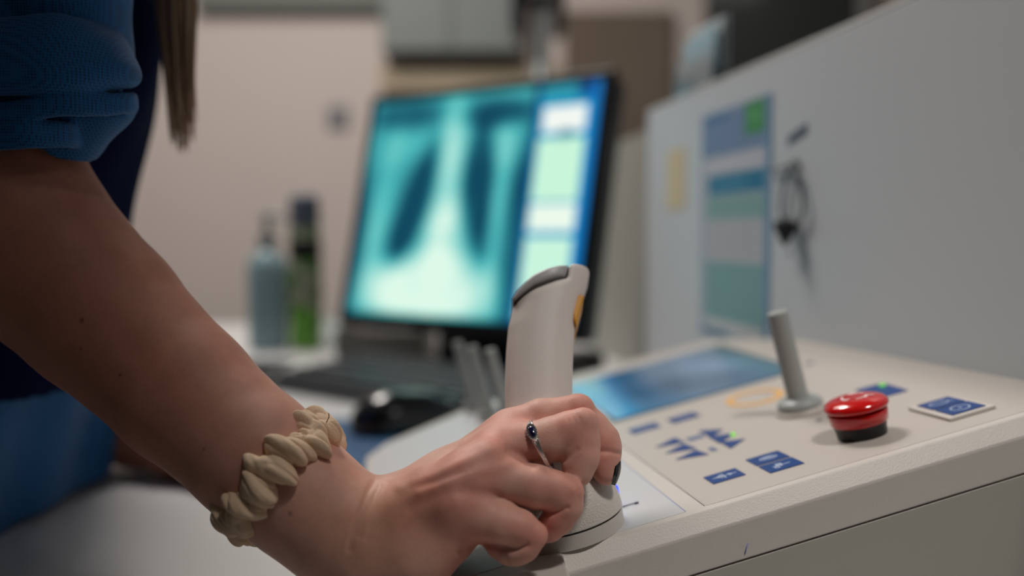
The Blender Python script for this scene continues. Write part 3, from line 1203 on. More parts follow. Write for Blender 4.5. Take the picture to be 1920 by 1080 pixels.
# --- the big joystick: gaiter dome, collar, grip
DC = (-.0560, .0170)
speck = mat('joystick_speckled', lin(208, 202, 194), .30, bump=.45, bscale=1300)
dome_prof = [(.0242, .0072)]
for k in range(17):
    a = k / 16 * math.radians(58)
    dome_prof.append((.0246 * math.cos(a) ** .85, .0076 + .0250 * math.sin(a)))
jb = lathe('joystick', dome_prof, speck, con, seg=96)
jb.location = (DC[0], DC[1], 0)
lathe('base_ring', [(.0238, T), (.0242, .0064)], rim_m, jb, seg=96)
lathe('seam', [(.0238, .0065), (.0238, .0071)], mat('seam_black', lin(60, 54, 50), .8), jb, seg=96)
top_h = dome_prof[-1][1]
colr = lathe('collar', [(.0125, top_h - .001), (.0155, top_h + .0008), (.0165, top_h + .002), (.0165, top_h + .006), (.0150, top_h + .0085), (.011, top_h + .012)], rim_m, jb, seg=64)
led = mat('led_blue', lin(40, 60, 255), .2, emit=lin(30, 70, 255), es=1.6)

#@@GRIP
# The grip leans away from the camera; its outline is drawn at its own distance and given real depth.
ga = np.asarray(CONSOLE @ Vector((DC[0], DC[1], top_h + .004)))      # foot of the grip
gt = W(1032, 545, .452)                                               # middle of its head
gz = unit(gt - ga)
gx = unit(RT - RT.dot(gz) * gz)
gy = np.cross(gz, gx)


def on_grip(x, y, off=0.0):
    r = ray(x, y)
    q = CAM + r * ((ga + gy * off - CAM).dot(gy) / r.dot(gy))
    return np.array([(q - ga).dot(gx), (q - ga).dot(gz)])


def poly_sdf(P, x, y):
    n = len(P)
    d = np.full(x.shape, 1e9)
    s = np.ones(x.shape)
    for i in range(n):
        a, b = P[i], P[(i + 1) % n]
        ex, ey = b[0] - a[0], b[1] - a[1]
        wx, wy = x - a[0], y - a[1]
        t = np.clip((wx * ex + wy * ey) / (ex * ex + ey * ey), 0, 1)
        d = np.minimum(d, (wx - t * ex) ** 2 + (wy - t * ey) ** 2)
        c1, c2, c3 = y >= a[1], y < b[1], ex * wy > ey * wx
        s = np.where((c1 & c2 & c3) | (~c1 & ~c2 & ~c3), -s, s)
    return s * np.sqrt(d)


def extrude_round(P, half, rnd, step, cut=None, gap=0):
    P = np.array(P)
    lo, hi = P.min(0) - .004, P.max(0) + .004
    xs = np.arange(lo[0], hi[0], step)
    zs = np.arange(lo[1], hi[1], step)
    ys = np.arange(-half - .004, half + .004, step)
    X2, Z2 = np.meshgrid(xs, zs, indexing='ij')
    d2 = poly_sdf(P, X2, Z2) + rnd
    dy = np.abs(ys) - half + rnd
    A = d2[:, None, :] + 0 * dy[None, :, None]
    B = dy[None, :, None] + 0 * A
    D = np.minimum(np.maximum(A, B), 0) + np.sqrt(np.maximum(A, 0) ** 2 + np.maximum(B, 0) ** 2) - rnd
    if cut is not None:
        X, Y, Z = np.meshgrid(xs, ys, zs, indexing='ij')
        D = cut(D, X, Y, Z)
    f = Field((xs[0], ys[0], zs[0]), (.001, .001, .001), step)
    f.D = D.astype(np.float32)
    V, Q = f.surface()
    return V, Q


def to_world_grip(V):
    return ga + V[:, [0]] * gx + V[:, [1]] * gy + V[:, [2]] * gz


CI = CONSOLE.inverted()


def to_joy(V):
    Wd = np.asarray(V) - CO
    L_ = np.stack([Wd @ D1, Wd @ D2, Wd @ NN], 1)
    return L_ - np.array([DC[0], DC[1], 0])


body_px = [(990, 920), (1085, 920), (1076, 850), (1072, 780), (1072, 720), (1074, 660), (1077, 622), (1081, 598), (1088, 574), (1103, 529), (1104, 519), (1098, 516), (1075, 517),
           (1066, 519), (1061, 545), (1040, 551), (1000, 566), (962, 586), (953, 625), (949, 670), (947, 720), (947, 780), (950, 830), (965, 880)]
Pb = [on_grip(*q) for q in body_px][::-1]


def rounded_side(P, half, rnd, step):
    return extrude_round(P, half, rnd, step)


V, Q = extrude_round(Pb, .0155, .0026, .0008)
# give the slab an oval cross-section: pull the flanks in towards the front and back edges
lx = np.array([on_grip(*q) for q in ((962, 586), (953, 625), (949, 670), (947, 720), (947, 780), (950, 830), (965, 880))])
cz = V[:, 2]
left = np.interp(cz, lx[::-1, 1], lx[::-1, 0])
rxp = np.array([on_grip(*q) for q in ((1104, 519), (1088, 574), (1077, 622), (1074, 660), (1072, 720), (1072, 780), (1076, 850), (1085, 920))])
right = np.interp(cz, rxp[::-1, 1], rxp[::-1, 0])
mid, hw = (left + right) / 2, (right - left) / 2
q_ = np.clip(np.abs(V[:, 0] - mid) / hw, 0, 1)
V[:, 1] *= np.sqrt(np.clip(1 - (q_ ** 2.6) * .80, .05, 1))
V = relax(V, Q, 3)
grip = fast_mesh('grip', to_joy(to_world_grip(V)), Q, mat('grip_plastic', lin(220, 211, 205), .40, bump=.15, bscale=2500), jb)
cap_px = [(961, 583), (960, 577), (968, 566), (984, 552), (1000, 540), (1022, 530), (1045, 523), (1062, 519), (1064, 522), (1058, 542), (1040, 547), (1000, 561), (965, 584)]
Pc = [on_grip(*q) for q in cap_px][::-1]
V, Q = extrude_round(Pc, .0152, .0018, .0006)
cz = V[:, 2]
q_ = np.clip(np.abs(V[:, 0] - mid.mean()) / .0165, 0, 1)
V[:, 1] *= np.sqrt(np.clip(1 - (q_ ** 2.6) * .78, .05, 1))
V = relax(V, Q, 1)
fast_mesh('top_switch', to_joy(to_world_grip(V)), Q, mat('switch_grey', lin(168, 168, 169), .35), jb)
# seam under the switch
sp = [on_grip(*q, -.0) for q in ((961, 585), (1000, 563.5), (1040, 549), (1059, 543), (1065, 521))]
Ps = [on_grip(*q) for q in ((962, 588), (1000, 567), (1041, 552), (1063, 546), (1066, 520), (1062, 520), (1056, 540), (1040, 546), (1000, 560), (962, 582))][::-1]
V, Q = extrude_round(Ps, .0140, .0006, .0006)
q_ = np.clip(np.abs(V[:, 0] - mid.mean()) / .0165, 0, 1)
V[:, 1] *= np.sqrt(np.clip(1 - (q_ ** 2.6) * .79, .05, 1))
fast_mesh('switch_gap', to_joy(to_world_grip(V)), Q, mat('gap_dark', lin(58, 54, 52), .7), jb)
# orange trigger set in the front of the grip
Pt = [on_grip(*q) for q in ((1093, 571), (1083, 570), (1076, 577), (1071, 592), (1070, 604), (1073, 616), (1079, 627), (1082, 612), (1086, 597))][::-1]
V, Q = extrude_round(Pt, .0100, .0008, .0005)
fast_mesh('trigger', to_joy(to_world_grip(V)), Q, mat('trigger_orange', lin(214, 150, 40), .4), jb)
# blue light beside the collar
bl_c = to_joy([on_console(1154, 919, .007)])[0]
o = lathe('blue_light', [(.0014, -.002), (.0015, .0014), (.0009, .0024)], led, jb, seg=24)
o.location = tuple(bl_c)
# ================================================================== THE WOMAN
person = empty('person', 'woman in blue gown with rolled sleeve, her right hand closed round the joystick base', 'person', (-.40, .62, 0))


def K(*pts):
    """(x, y, distance, radius in photo pixels) -> room points and radii in metres"""
    return [W(p[0], p[1], p[2]) for p in pts], [p[3] * p[2] / F for p in pts]


al = math.radians(38)
e1 = math.cos(al) * RT - math.sin(al) * UP
e3 = math.sin(al) * RT + math.cos(al) * UP
e2 = np.cross(e3, e1)
Eg = np.stack([e1, e2, e3])
STEP = .0007
# corner of the grid: project the arm's extreme points
ext = np.array([W(-140, 300, .45), W(-20, 430, .40), W(1180, 700, .40), W(1180, 1080, .36), W(-20, 430, .48), W(1100, 760, .46), W(700, 1240, .37), W(60, 160, .43), W(900, 1120, .36), W(0, 700, .43)]) @ Eg.T
lo = ext.min(0) - .004
hi = ext.max(0) + .004
FH = Field(Eg.T @ lo, hi - lo, STEP, Eg)

palm = FH.blank()
nz = unit(np.array([-.25, -.55, .80]))
# forearm and elbow
pts, rad = K((-120, 310, .450, 172), (20, 428, .437, 173), (190, 588, .425, 144), (343, 735, .410, 127), (481, 857, .397, 118), (565, 932, .391, 110), (640, 992, .388, 102))
FH.chain(palm, pts, rad, .005, pad=.03)
pts, rad = K((-70, 360, .445, 150), (10, 170, .442, 140))
FH.chain(palm, pts, rad, .02, pad=.03)
# wrist to carpus
pts, rad = K((640, 992, .388, 98), (700, 1004, .386, 84), (775, 998, .388, 76))
FH.chain(palm, pts, rad, .010, pad=.03)
# metacarpals
MC = {
    'index': K((735, 966, .400, 48), (850, 900, .408, 44), (950, 826, .4085, 37)),
    'middle': K((725, 978, .394, 54), (840, 916, .398, 50), (925, 862, .396, 42)),
    'ring': K((715, 995, .388, 60), (815, 945, .388, 54), (888, 900, .3850, 42)),
    'pinky': K((705, 1012, .382, 62), (780, 990, .379, 58), (843, 960, .3765, 44)),
}
for k_ in MC:
    FH.chain(palm, MC[k_][0], MC[k_][1], .009)
for a_, b_ in (('index', 'middle'), ('middle', 'ring'), ('ring', 'pinky')):
    P_ = [(MC[a_][0][i] + MC[b_][0][i]) / 2 for i in range(3)]
    R_ = [(MC[a_][1][i] + MC[b_][1][i]) / 2 * (1.02, .99, .90)[i] for i in range(3)]
    FH.chain(palm, P_, R_, .009)
# heel of the hand, hypothenar, thenar, palm web
pts, rad = K((690, 1060, .382, 78), (770, 1046, .378, 60), (828, 1004, .378, 42))
FH.chain(palm, pts, rad, .010)
pts, rad = K((790, 1036, .378, 46), (850, 1006, .3775, 35))
FH.chain(palm, pts, rad, .008)
pts, rad = K((740, 1010, .405, 70), (830, 970, .415, 60), (900, 915, .418, 42))
FH.chain(palm, pts, rad, .012)
pts, rad = K((820, 965, .394, 46), (895, 905, .402, 38))
FH.chain(palm, pts, rad, .010)
# knuckle heads and extensor tendons on the back of the hand
for q in ((956, 818, .400, 32), (930, 852, .3875, 34), (890, 890, .3765, 32), (846, 944, .3690, 33)):
    p_, r_ = K(q, (q[0] + 6, q[1] - 3, q[2], q[3]))
    FH.cone(palm, p_[0], p_[1], r_[0], r_[1], .010)


def ridge(pts, k=.006):
    p_, r_ = K(*pts)
    FH.chain(palm, p_, r_, k)


ridge([(750, 938, .379, 8), (805, 904, .3785, 8), (862, 874, .3775, 8), (912, 850, .3775, 8)], .010)
ridge([(748, 957, .3735, 8), (800, 932, .373, 8), (845, 907, .372, 8), (878, 890, .371, 7)], .010)
# fingers, each a chain of its own so that they stay apart; small radii at the joints keep the bends bony
FG = {
    'index': [[(905, 850, .4090, 40), (960, 808, .4080, 40), (1015, 787, .4075, 39), (1060, 780, .4070, 36), (1082, 768, .4065, 29), (1088, 766, .4065, 27)],
              [(1082, 775, .4070, 32), (1108, 803, .4065, 34), (1128, 828, .4055, 35), (1137, 842, .4045, 29)],
              [(1128, 838, .4050, 35), (1131, 862, .4030, 32), (1134, 882, .4010, 25), (1136, 892, .4000, 18)]],
    'middle': [[(870, 882, .3975, 42), (935, 851, .3935, 43), (990, 836, .3920, 42), (1035, 824, .3912, 42), (1070, 808, .3905, 38), (1095, 792, .3895, 27)],
               [(1092, 795, .3895, 30), (1092, 830, .3885, 33), (1090, 858, .3870, 34)],
               [(1090, 855, .3870, 34), (1084, 878, .3858, 30), (1084, 888, .3852, 26)]],
    'ring': [[(830, 930, .3870, 42), (893, 897, .3820, 42), (950, 903, .3805, 42), (1005, 913, .3790, 41), (1042, 919, .3780, 36), (1068, 920, .3770, 26)],
             [(1068, 924, .3770, 27), (1062, 948, .3775, 31), (1048, 972, .3785, 30)],
             [(1048, 970, .3785, 30), (1030, 990, .3800, 26), (1020, 996, .3810, 22)]],
    'pinky': [[(790, 978, .3795, 40), (843, 955, .3760, 42), (900, 969, .3735, 42), (940, 981, .3720, 40), (975, 990, .3708, 34), (1003, 1001, .3700, 24)],
              [(1001, 1006, .3700, 25), (985, 1026, .3705, 26), (968, 1036, .3712, 25)],
              [(972, 1034, .3712, 25), (952, 1036, .3725, 23), (932, 1028, .3745, 18), (920, 1018, .3765, 14)]],
    'thumb': [[(820, 970, .4190, 46), (890, 900, .4370, 42), (950, 880, .4480, 38), (1010, 872, .4560, 36), (1055, 868, .4560, 32), (1080, 872, .4530, 26)]],
}
T_ = palm.copy()
for nm, segs in FG.items():
    Fd = FH.blank()
    for pts in segs:
        one = FH.blank()
        p_, r_ = K(*pts)
        FH.chain(one, p_, r_, .0015)
        Fd = smin(Fd, one, .0014)
    Fi = smin(palm, Fd, .006 if nm != 'thumb' else .012)
    T_ = smin(T_, Fi, .0007)
V, Q = main_piece(*FH.surface(T_))
V = relax(V, Q, 5, .55)


def vnormals(V, Q):
    n = np.cross(V[Q[:, 2]] - V[Q[:, 0]], V[Q[:, 3]] - V[Q[:, 1]])
    o_ = np.zeros_like(V)
    for i in range(3):
        for j in range(4):
            o_[:, i] += np.bincount(Q[:, j], n[:, i], len(V))
    return o_ / np.maximum(np.linalg.norm(o_, axis=1), 1e-12)[:, None]


def seg_dist(X, Y, pts):
    d = np.full(X.shape, 1e9)
    for (x0, y0), (x1, y1) in zip(pts[:-1], pts[1:]):
        ex, ey = x1 - x0, y1 - y0
        t = np.clip(((X - x0) * ex + (Y - y0) * ey) / (ex * ex + ey * ey + 1e-9), 0, 1)
        d = np.minimum(d, np.hypot(X - x0 - t * ex, Y - y0 - t * ey))
    return d


NV = vnormals(V, Q)
tt = (V - CAM) @ FW
XX, YY = 960 + F * ((V - CAM) @ RT) / tt, 540 - F * ((V - CAM) @ UP) / tt
facing = np.clip(-(NV * (V - CAM)).sum(1) / np.linalg.norm(V - CAM, axis=1) * 3, 0, 1)
# skin folds (negative) and tendons (positive): height in metres, half width in photo pixels
for pts, hgt, wd, ta, tb in (
    (((1082, 842), (1070, 853), (1058, 863), (1040, 866)), -.0006, 4.5, .36, .395),
    (((1064, 952), (1050, 958), (1031, 963), (1009, 962)), -.0011, 4.5, .36, .390),
    (((988, 1022), (968, 1030), (945, 1028), (919, 1023)), -.0012, 4.5, .35, .380),
    (((945, 1026), (947, 1044), (952, 1057)), -.0007, 3, .35, .385),
    (((1122, 847), (1140, 846), (1164, 851)), -.0009, 4, .3935, .42),
    (((701, 903), (691, 919), (681, 945), (664, 994), (655, 1030)), -.0007, 6, .34, .40),
    (((712, 910), (698, 937), (684, 968), (672, 1005)), -.0005, 6, .34, .40),
    (((726, 905), (712, 940), (698, 980), (690, 1010)), -.0002, 6, .34, .40),
    (((750, 915), (810, 892), (862, 868), (919, 845)), .0006, 10, .34, .40),
    (((790, 925), (845, 902), (900, 884), (950, 872)), .0005, 10, .34, .40),
    (((740, 985), (790, 965), (850, 945)), .0003, 14, .34, .39),
    (((770, 912), (820, 903), (880, 878)), -.0004, 9, .34, .40),
    (((770, 950), (830, 925), (880, 915)), -.0004, 10, .34, .39),
    (((930, 935), (900, 925), (870, 925)), -.0008, 12, .34, .39),
    (((1000, 870), (975, 852), (955, 845)), -.0009, 9, .34, .40),
    (((862, 1037), (884, 1028), (907, 1021)), -.0009, 6, .34, .385),
    (((1062, 780), (1066, 790)), -.0002, 2.6, .36, .40), (((1072, 777), (1077, 789)), -.0002, 2.6, .36, .40), (((1082, 777), (1088, 788)), -.0002, 2.6, .36, .40),
    (((1083, 905), (1086, 918), (1084, 932)), -.00035, 2.6, .36, .39), (((1075, 902), (1077, 914)), -.0003, 2.6, .36, .39),
):
    d = seg_dist(XX, YY, pts)
    w_ = np.exp(-(d / wd) ** 2) * facing * ((tt > ta) & (tt < tb))
    V = V + NV * (w_ * hgt)[:, None]
V = relax(V, Q, 1, .35)
nright = len(V)

# ---- neck, head, trunk and the left forearm resting on the desk; coarser, outside the frame or out of focus
FL = Field((-.54, .36, .66), (.46, .60, .98), .004)
sh_r, sh_l = (-.37, .475, 1.235), (-.37, .80, 1.235)
FL.chain(FL.D, [W(10, 175, .442), W(25, -60, .452), W(30, -240, .455), sh_r], [.034, .036, .038, .050], .02, pad=.04)
FL.chain(FL.D, [sh_r, (-.36, .64, 1.27), sh_l], [.050, .055, .050], .03, pad=.04)
FL.chain(FL.D, [(-.36, .64, 1.24), (-.40, .64, 1.02), (-.47, .65, .72)], [.080, .085, .095], .03, pad=.05)
FL.chain(FL.D, [sh_l, (-.46, .84, 1.03), (-.49, .86, .90), (-.43, .825, .812), (-.365, .79, .788), (-.30, .765, .780), (-.265, .748, .776)], [.048, .042, .036, .038, .033, .026, .022], .012, pad=.04)
FL.chain(FL.D, [(-.36, .64, 1.27), (-.27, .60, 1.34)], [.055, .050], .02, pad=.03)
# head bent forward over the console: skull, jaw, nose, ears, brow
hc = np.array([-.215, .585, 1.40])
FL.chain(FL.D, [hc + (-.020, 0, .012), hc + (.012, 0, .010)], [.078, .074], .01, pad=.03)
FL.chain(FL.D, [hc + (.030, 0, -.015), hc + (.036, 0, -.075)], [.056, .036], .025, pad=.03)
FL.chain(FL.D, [hc + (.084, 0, .004), hc + (.104, 0, -.030)], [.008, .013], .010)
FL.chain(FL.D, [hc + (.076, -.012, -.058), hc + (.080, 0, -.058), hc + (.076, .012, -.058)], [.006, .008, .006], .006)
for sd in (-1, 1):
    FL.chain(FL.D, [hc + (-.005, sd * .076, .010), hc + (-.008, sd * .078, -.025)], [.014, .009], .004)
    FL.chain(FL.D, [hc + (.074, sd * .018, .016), hc + (.068, sd * .045, .014)], [.008, .008], .008)
FL.chain(FL.D, [(-.265, .748, .776), (-.225, .732, .772), (-.20, .725, .768)], [.024, .022, .014], .015, pad=.03)
for a_, dy, ln in ((0, .016, .060), (1, .004, .068), (2, -.009, .064), (3, -.021, .050)):
    s_ = (-.212, .728 + dy, .771)
    m_ = (s_[0] + ln * .55, s_[1] + dy * .25 - .012, .770)
    e_ = (s_[0] + ln, s_[1] + dy * .3 - .022, .762)
    g_ = FL.blank()
    FL.chain(g_, [s_, m_, e_], [.0095, .0090, .0080], .002)
    FL.D = smin(FL.D, g_, .003)
FL.chain(FL.D, [(-.255, .735, .772), (-.225, .705, .768), (-.20, .692, .764)], [.014, .010, .009], .005)
V2, Q2 = main_piece(*FL.surface())
V2 = relax(V2, Q2, 2)
Vall = np.concatenate([V, V2])
Qall = np.concatenate([Q, Q2 + len(V)])

# skin material -----------------------------------------------------
sk = bpy.data.materials.new('skin')
sk.use_nodes = True
nt = sk.node_tree
b = nt.nodes['Principled BSDF']
b.inputs['Roughness'].default_value = .52
b.inputs['Specular IOR Level'].default_value = .36
b.inputs['Subsurface Weight'].default_value = .22
b.inputs['Subsurface Radius'].default_value = (.010, .0035, .002)
b.inputs['Subsurface Scale'].default_value = .6
at = nt.nodes.new('ShaderNodeAttribute')
at.attribute_name = 'Col'
tc = nt.nodes.new('ShaderNodeTexCoord')
n1 = nt.nodes.new('ShaderNodeTexNoise')
n1.inputs['Scale'].default_value = 85
n1.inputs['Detail'].default_value = 6
n1.inputs['Roughness'].default_value = .65
nt.links.new(tc.outputs['Object'], n1.inputs['Vector'])
mr = nt.nodes.new('ShaderNodeMapRange')
mr.inputs['From Min'].default_value, mr.inputs['From Max'].default_value = .3, .7
mr.inputs['To Min'].default_value, mr.inputs['To Max'].default_value = .90, 1.10
nt.links.new(n1.outputs['Fac'], mr.inputs['Value'])
vm = nt.nodes.new('ShaderNodeVectorMath')
vm.operation = 'SCALE'
nt.links.new(at.outputs['Color'], vm.inputs[0])
nt.links.new(mr.outputs['Result'], vm.inputs['Scale'])
nt.links.new(vm.outputs['Vector'], b.inputs['Base Color'])
# pores and fine crosswise lines
vo = nt.nodes.new('ShaderNodeTexVoronoi')
vo.inputs['Scale'].default_value = 2200
nt.links.new(tc.outputs['Object'], vo.inputs['Vector'])
mp = nt.nodes.new('ShaderNodeMapping')
mp.inputs['Rotation'].default_value = (0, math.radians(32), 0)
mp.inputs['Scale'].default_value = (2600, 800, 800)
nt.links.new(tc.outputs['Object'], mp.inputs['Vector'])
n2 = nt.nodes.new('ShaderNodeTexNoise')
n2.inputs['Scale'].default_value = 1
n2.inputs['Detail'].default_value = 4
nt.links.new(mp.outputs['Vector'], n2.inputs['Vector'])
ad = nt.nodes.new('ShaderNodeMath')
ad.operation = 'MULTIPLY_ADD'
ad.inputs[1].default_value = .6
nt.links.new(vo.outputs['Distance'], ad.inputs[0])
nt.links.new(n2.outputs['Fac'], ad.inputs[2])
bp = nt.nodes.new('ShaderNodeBump')
bp.inputs['Strength'].default_value = .6
bp.inputs['Distance'].default_value = .00014
nt.links.new(ad.outputs[0], bp.inputs['Height'])
nt.links.new(bp.outputs['Normal'], b.inputs['Normal'])

body = fast_mesh('body', Vall, Qall, sk)
wpart(body, person)
# skin colour: pale, redder over the knuckles and joints, a few moles
base = np.array(lin(205, 160, 144))
redc = np.array(lin(205, 130, 116))
warm = np.array(lin(196, 140, 108))
nv_ = len(body.data.vertices)
co = np.zeros(nv_ * 3, np.float32)
body.data.vertices.foreach_get('co', co)
co = co.reshape(-1, 3)
w = np.zeros(nv_)
for (x, y, z, r) in ((960, 812, .398, .014), (935, 842, .386, .016), (893, 880, .376, .015), (848, 940, .367, .016), (1085, 770, .395, .013), (1085, 795, .378, .012),
                     (1062, 905, .368, .013), (1005, 1000, .361, .012), (860, 880, .373, .014), (800, 930, .370, .016), (1120, 860, .395, .013), (1030, 985, .372, .012), (880, 1020, .367, .012)):
    d = np.linalg.norm(co - W(x, y, z), axis=1)
    w = np.maximum(w, np.exp(-(d / r) ** 2))
n_ = np.sin(co[:, 0] * 310 + 2) * np.sin(co[:, 2] * 270) * np.sin(co[:, 1] * 200 + 1)
w = np.clip(w * .75 + .15 * n_, 0, 1)[:, None]
col = base * (1 - w) + redc * w
d = np.linalg.norm(co - W(690, 960, .362), axis=1)
w = (np.exp(-(d / .022) ** 2) * .6)[:, None]
col = col * (1 - w) + warm * w
along_arm = (co - W(700, 985, .386)) @ (-e1)                       # skin browned up the forearm to carry its shade, paler hand
w = S(along_arm, -.01, .13)[:, None] * .85
col = col * (1 - w) + np.array(lin(186, 122, 98)) * w
for (x, y, z, r) in ((155, 600, .391, .0010), (152, 655, .391, .0006), (224, 704, .386, .0008), (543, 962, .372, .0008), (382, 844, .375, .0006)):
    P = W(x, y, z)
    rr = ray(x, y)
    # the mark sits where this line meets the skin
    t = (co - CAM) @ FW
    X = 960 + F * ((co - CAM) @ RT) / t
    Y = 540 - F * ((co - CAM) @ UP) / t
    near = (np.hypot(X - x, Y - y) < 14) & (t < .46)
    if near.any():
        k_ = np.argmin(np.where(near, np.hypot(X - x, Y - y) + t * 50, 1e9))
        d = np.linalg.norm(co - co[k_], axis=1)
        w = (np.exp(-(d / r) ** 4) * .75)[:, None]
        col = col * (1 - w) + np.array(lin(92, 48, 40)) * w
paint_colors(body, col.astype(np.float32))

# black nail polish on the index finger
ni = W(1158.5, 887, .4000)
up_n = unit(W(1150, 906, .4005) - W(1160, 862, .4015))
out_n = unit(W(1175, 884, .3990) - W(1140, 884, .4010))
out_n = unit(out_n - out_n.dot(up_n) * up_n)
sd_n = np.cross(up_n, out_n)
vs, fs = [], []
nu, nv = 22, 12
for side in (1, 0):
    for i in range(nu + 1):
        for j in range(nv + 1):
            a = -1 + 2 * i / nu
            c = -1 + 2 * j / nv
            wd = .0040 * math.sqrt(max(.02, 1 - abs(a) ** 3.2))
            vs.append(ni + up_n * a * .0052 + sd_n * c * wd + out_n * (.0006 - .0019 * c * c - .0009 * a * a + (.0004 if side else -.0006)))
m1 = (nu + 1) * (nv + 1)
for i in range(nu):
    for j in range(nv):
        a = i * (nv + 1) + j
        fs.append((a, a + nv + 1, a + nv + 2, a + 1))
        fs.append((m1 + a, m1 + a + 1, m1 + a + nv + 2, m1 + a + nv + 1))
for i in range(nu):
    for j in (0, nv):
        a = i * (nv + 1) + j
        fs.append((a, a + nv + 1, m1 + a + nv + 1, m1 + a) if j else (a + nv + 1, a, m1 + a, m1 + a + nv + 1))
for j in range(nv):
    for i in (0, nu):
        a = i * (nv + 1) + j
        fs.append((a, a + 1, m1 + a + 1, m1 + a))
o = mesh('fingernail', vs, fs, mat('nail_black', lin(18, 20, 24), .12, coat=.6), smooth=True)
wpart(o, person)
o['label'] = 'black polished nail of the index finger'

# ---- clothes --------------------------------------------------------
def fabric(name, c0, c1, dots=1):
    m = bpy.data.materials.new(name)
    m.use_nodes = True
    nt = m.node_tree
    b = nt.nodes['Principled BSDF']
    b.inputs['Roughness'].default_value = .72
    b.inputs['Specular IOR Level'].default_value = .3
    b.inputs['Sheen Weight'].default_value = .15
    tc = nt.nodes.new('ShaderNodeTexCoord')
    vo = nt.nodes.new('ShaderNodeTexVoronoi')
    vo.inputs['Scale'].default_value = 820
    vo.inputs['Randomness'].default_value = .12
    nt.links.new(tc.outputs['Object'], vo.inputs['Vector'])
    rp = nt.nodes.new('ShaderNodeValToRGB')
    rp.color_ramp.elements[0].position, rp.color_ramp.elements[1].position = .18, .55
    rp.color_ramp.elements[0].color, rp.color_ramp.elements[1].color = (*c0, 1), (*c1, 1)
    nt.links.new(vo.outputs['Distance'], rp.inputs['Fac'])
    nt.links.new(rp.outputs['Color'], b.inputs['Base Color'])
    bp = nt.nodes.new('ShaderNodeBump')
    bp.inputs['Strength'].default_value = .6
    bp.inputs['Distance'].default_value = .0004
    nt.links.new(vo.outputs['Distance'], bp.inputs['Height'])
    nt.links.new(bp.outputs['Normal'], b.inputs['Normal'])
    return m


gown_m = fabric('gown_blue', lin(4, 50, 90), lin(10, 92, 150))
navy_m = mat('tunic_navy', lin(2, 8, 46), .9, bump=.3, bscale=900, spec=.1)

# rolled sleeve: a core and stacked soft rolls round the arm, drawn as rings of tapering tubes
lo_ = W(-330, 60, .40)
Fs = Field(W(-270, 330, .36) + np.array([-.062, -.015, -.0]), (.212, .155, .235), .0012)


def ring_tube(D, cx, cy, cz, ax, bz, r, k, slope=0.0, wob=0.0, ph=0.0, n=40, lift=None):
    P, R_ = [], []
    for i in range(n + 1):
        a = 2 * math.pi * i / n
        x = cx + ax * math.cos(a)
        z = cz + bz * math.sin(a)
        y = cy + slope * (x - cx) + wob * math.sin(3 * a + ph) + (lift(a) if lift else 0)
        P.append(W(x, y, z))
        R_.append(r(a) if callable(r) else r)
    R_ = [q * cz / F for q in R_]
    Fs.chain(D, P, R_, k)


ZC = .437
core = Fs.blank()
p_, r_ = K((30, -200, .455, 186), (35, 60, .452, 176), (25, 150, .447, 176), (15, 215, .442, 176))
Fs.chain(core, p_, r_, .01, pad=.03)


def band(cx, cz, ax0, ax1, bz0, bz1, ytop, ybot, r, und=3.0, m=5, ph=0.0, k=.004, n=72):
    """a folded cuff: an upright wall of cloth round the arm, top and bottom edge given as y(x)"""
    D = Fs.blank()
    for i in range(n):
        a = 2 * math.pi * i / n
        u_ = und * math.sin(m * a + ph) + .6 * und * math.sin((m + 4) * a + 2 * ph + 1)
        x0_, x1_ = cx + (ax0 + u_) * math.cos(a), cx + (ax1 + u_) * math.cos(a)
        za, zb = cz + (bz0 + u_ * .00023) * math.sin(a), cz + (bz1 + u_ * .00023) * math.sin(a)
        p_, r_ = K((x0_, ytop(x0_), za, r), (x1_, ybot(x1_), zb, r))
        Fs.cone(D, p_[0], p_[1], r_[0], r_[1], k, pad=.01)
    return D


def join(*F_):
    D = F_[0]
    for f in F_[1:]:
        D = smin(D, f, .0012)
    return D


li = lambda *q: (lambda x: float(np.interp(x, q[0::2], q[1::2])))
bU = band(30, .452, 205, 208, .041, .042, li(0, -240, 300, -240), li(0, 130, 250, 110), 9, und=3, m=3)
bA = band(20, ZC, 176, 222, .0385, .0425, li(-200, 52, 0, 48, 100, 42, 205, 70), li(-200, 172, 0, 166, 120, 156, 245, 146), 10, und=3.5, m=3, ph=.6, k=.005)
bA2 = band(20, ZC, 190, 206, .0400, .0415, li(-200, 82, 0, 78, 220, 96), li(-200, 150, 0, 140, 240, 128), 13, und=2.5, m=4, ph=2, k=.006)
bA = smin(bA, bA2, .010)
bB = band(22, ZC, 226, 228, .0420, .0418, li(-200, 206, 0, 198, 150, 188, 260, 182), li(-200, 222, 0, 217, 150, 208, 260, 202), 10, und=2.5, m=4, ph=1.7)
bC = band(12, .4365, 150, 150, .0415, .0400, li(-200, 250, 0, 246, 100, 236, 170, 240), li(-200, 274, 0, 272, 100, 262, 170, 268), 9, und=2.5, m=5, ph=.3)
bD = band(22, .440, 222, 148, .0330, .0280, li(-200, 222, 260, 215), li(-200, 280, 170, 290), 7, und=2, m=4, ph=2.4)
Ds = join(core, bU, bA, bB, bC, bD)
# drape wrinkles
Wp = Fs.world()
sx_, sz_ = Wp[..., 0], Wp[..., 2]
wr = np.sin((sx_ * .5 + sz_ * 1.0) * 210 + 4 * np.sin(sx_ * 40)) * .5 + np.sin((sx_ * 1.0 - sz_ * .6) * 150 + 3 * np.sin(sz_ * 60 + 1)) * .5
Ds = Ds + (wr * .0006).astype(np.float32)
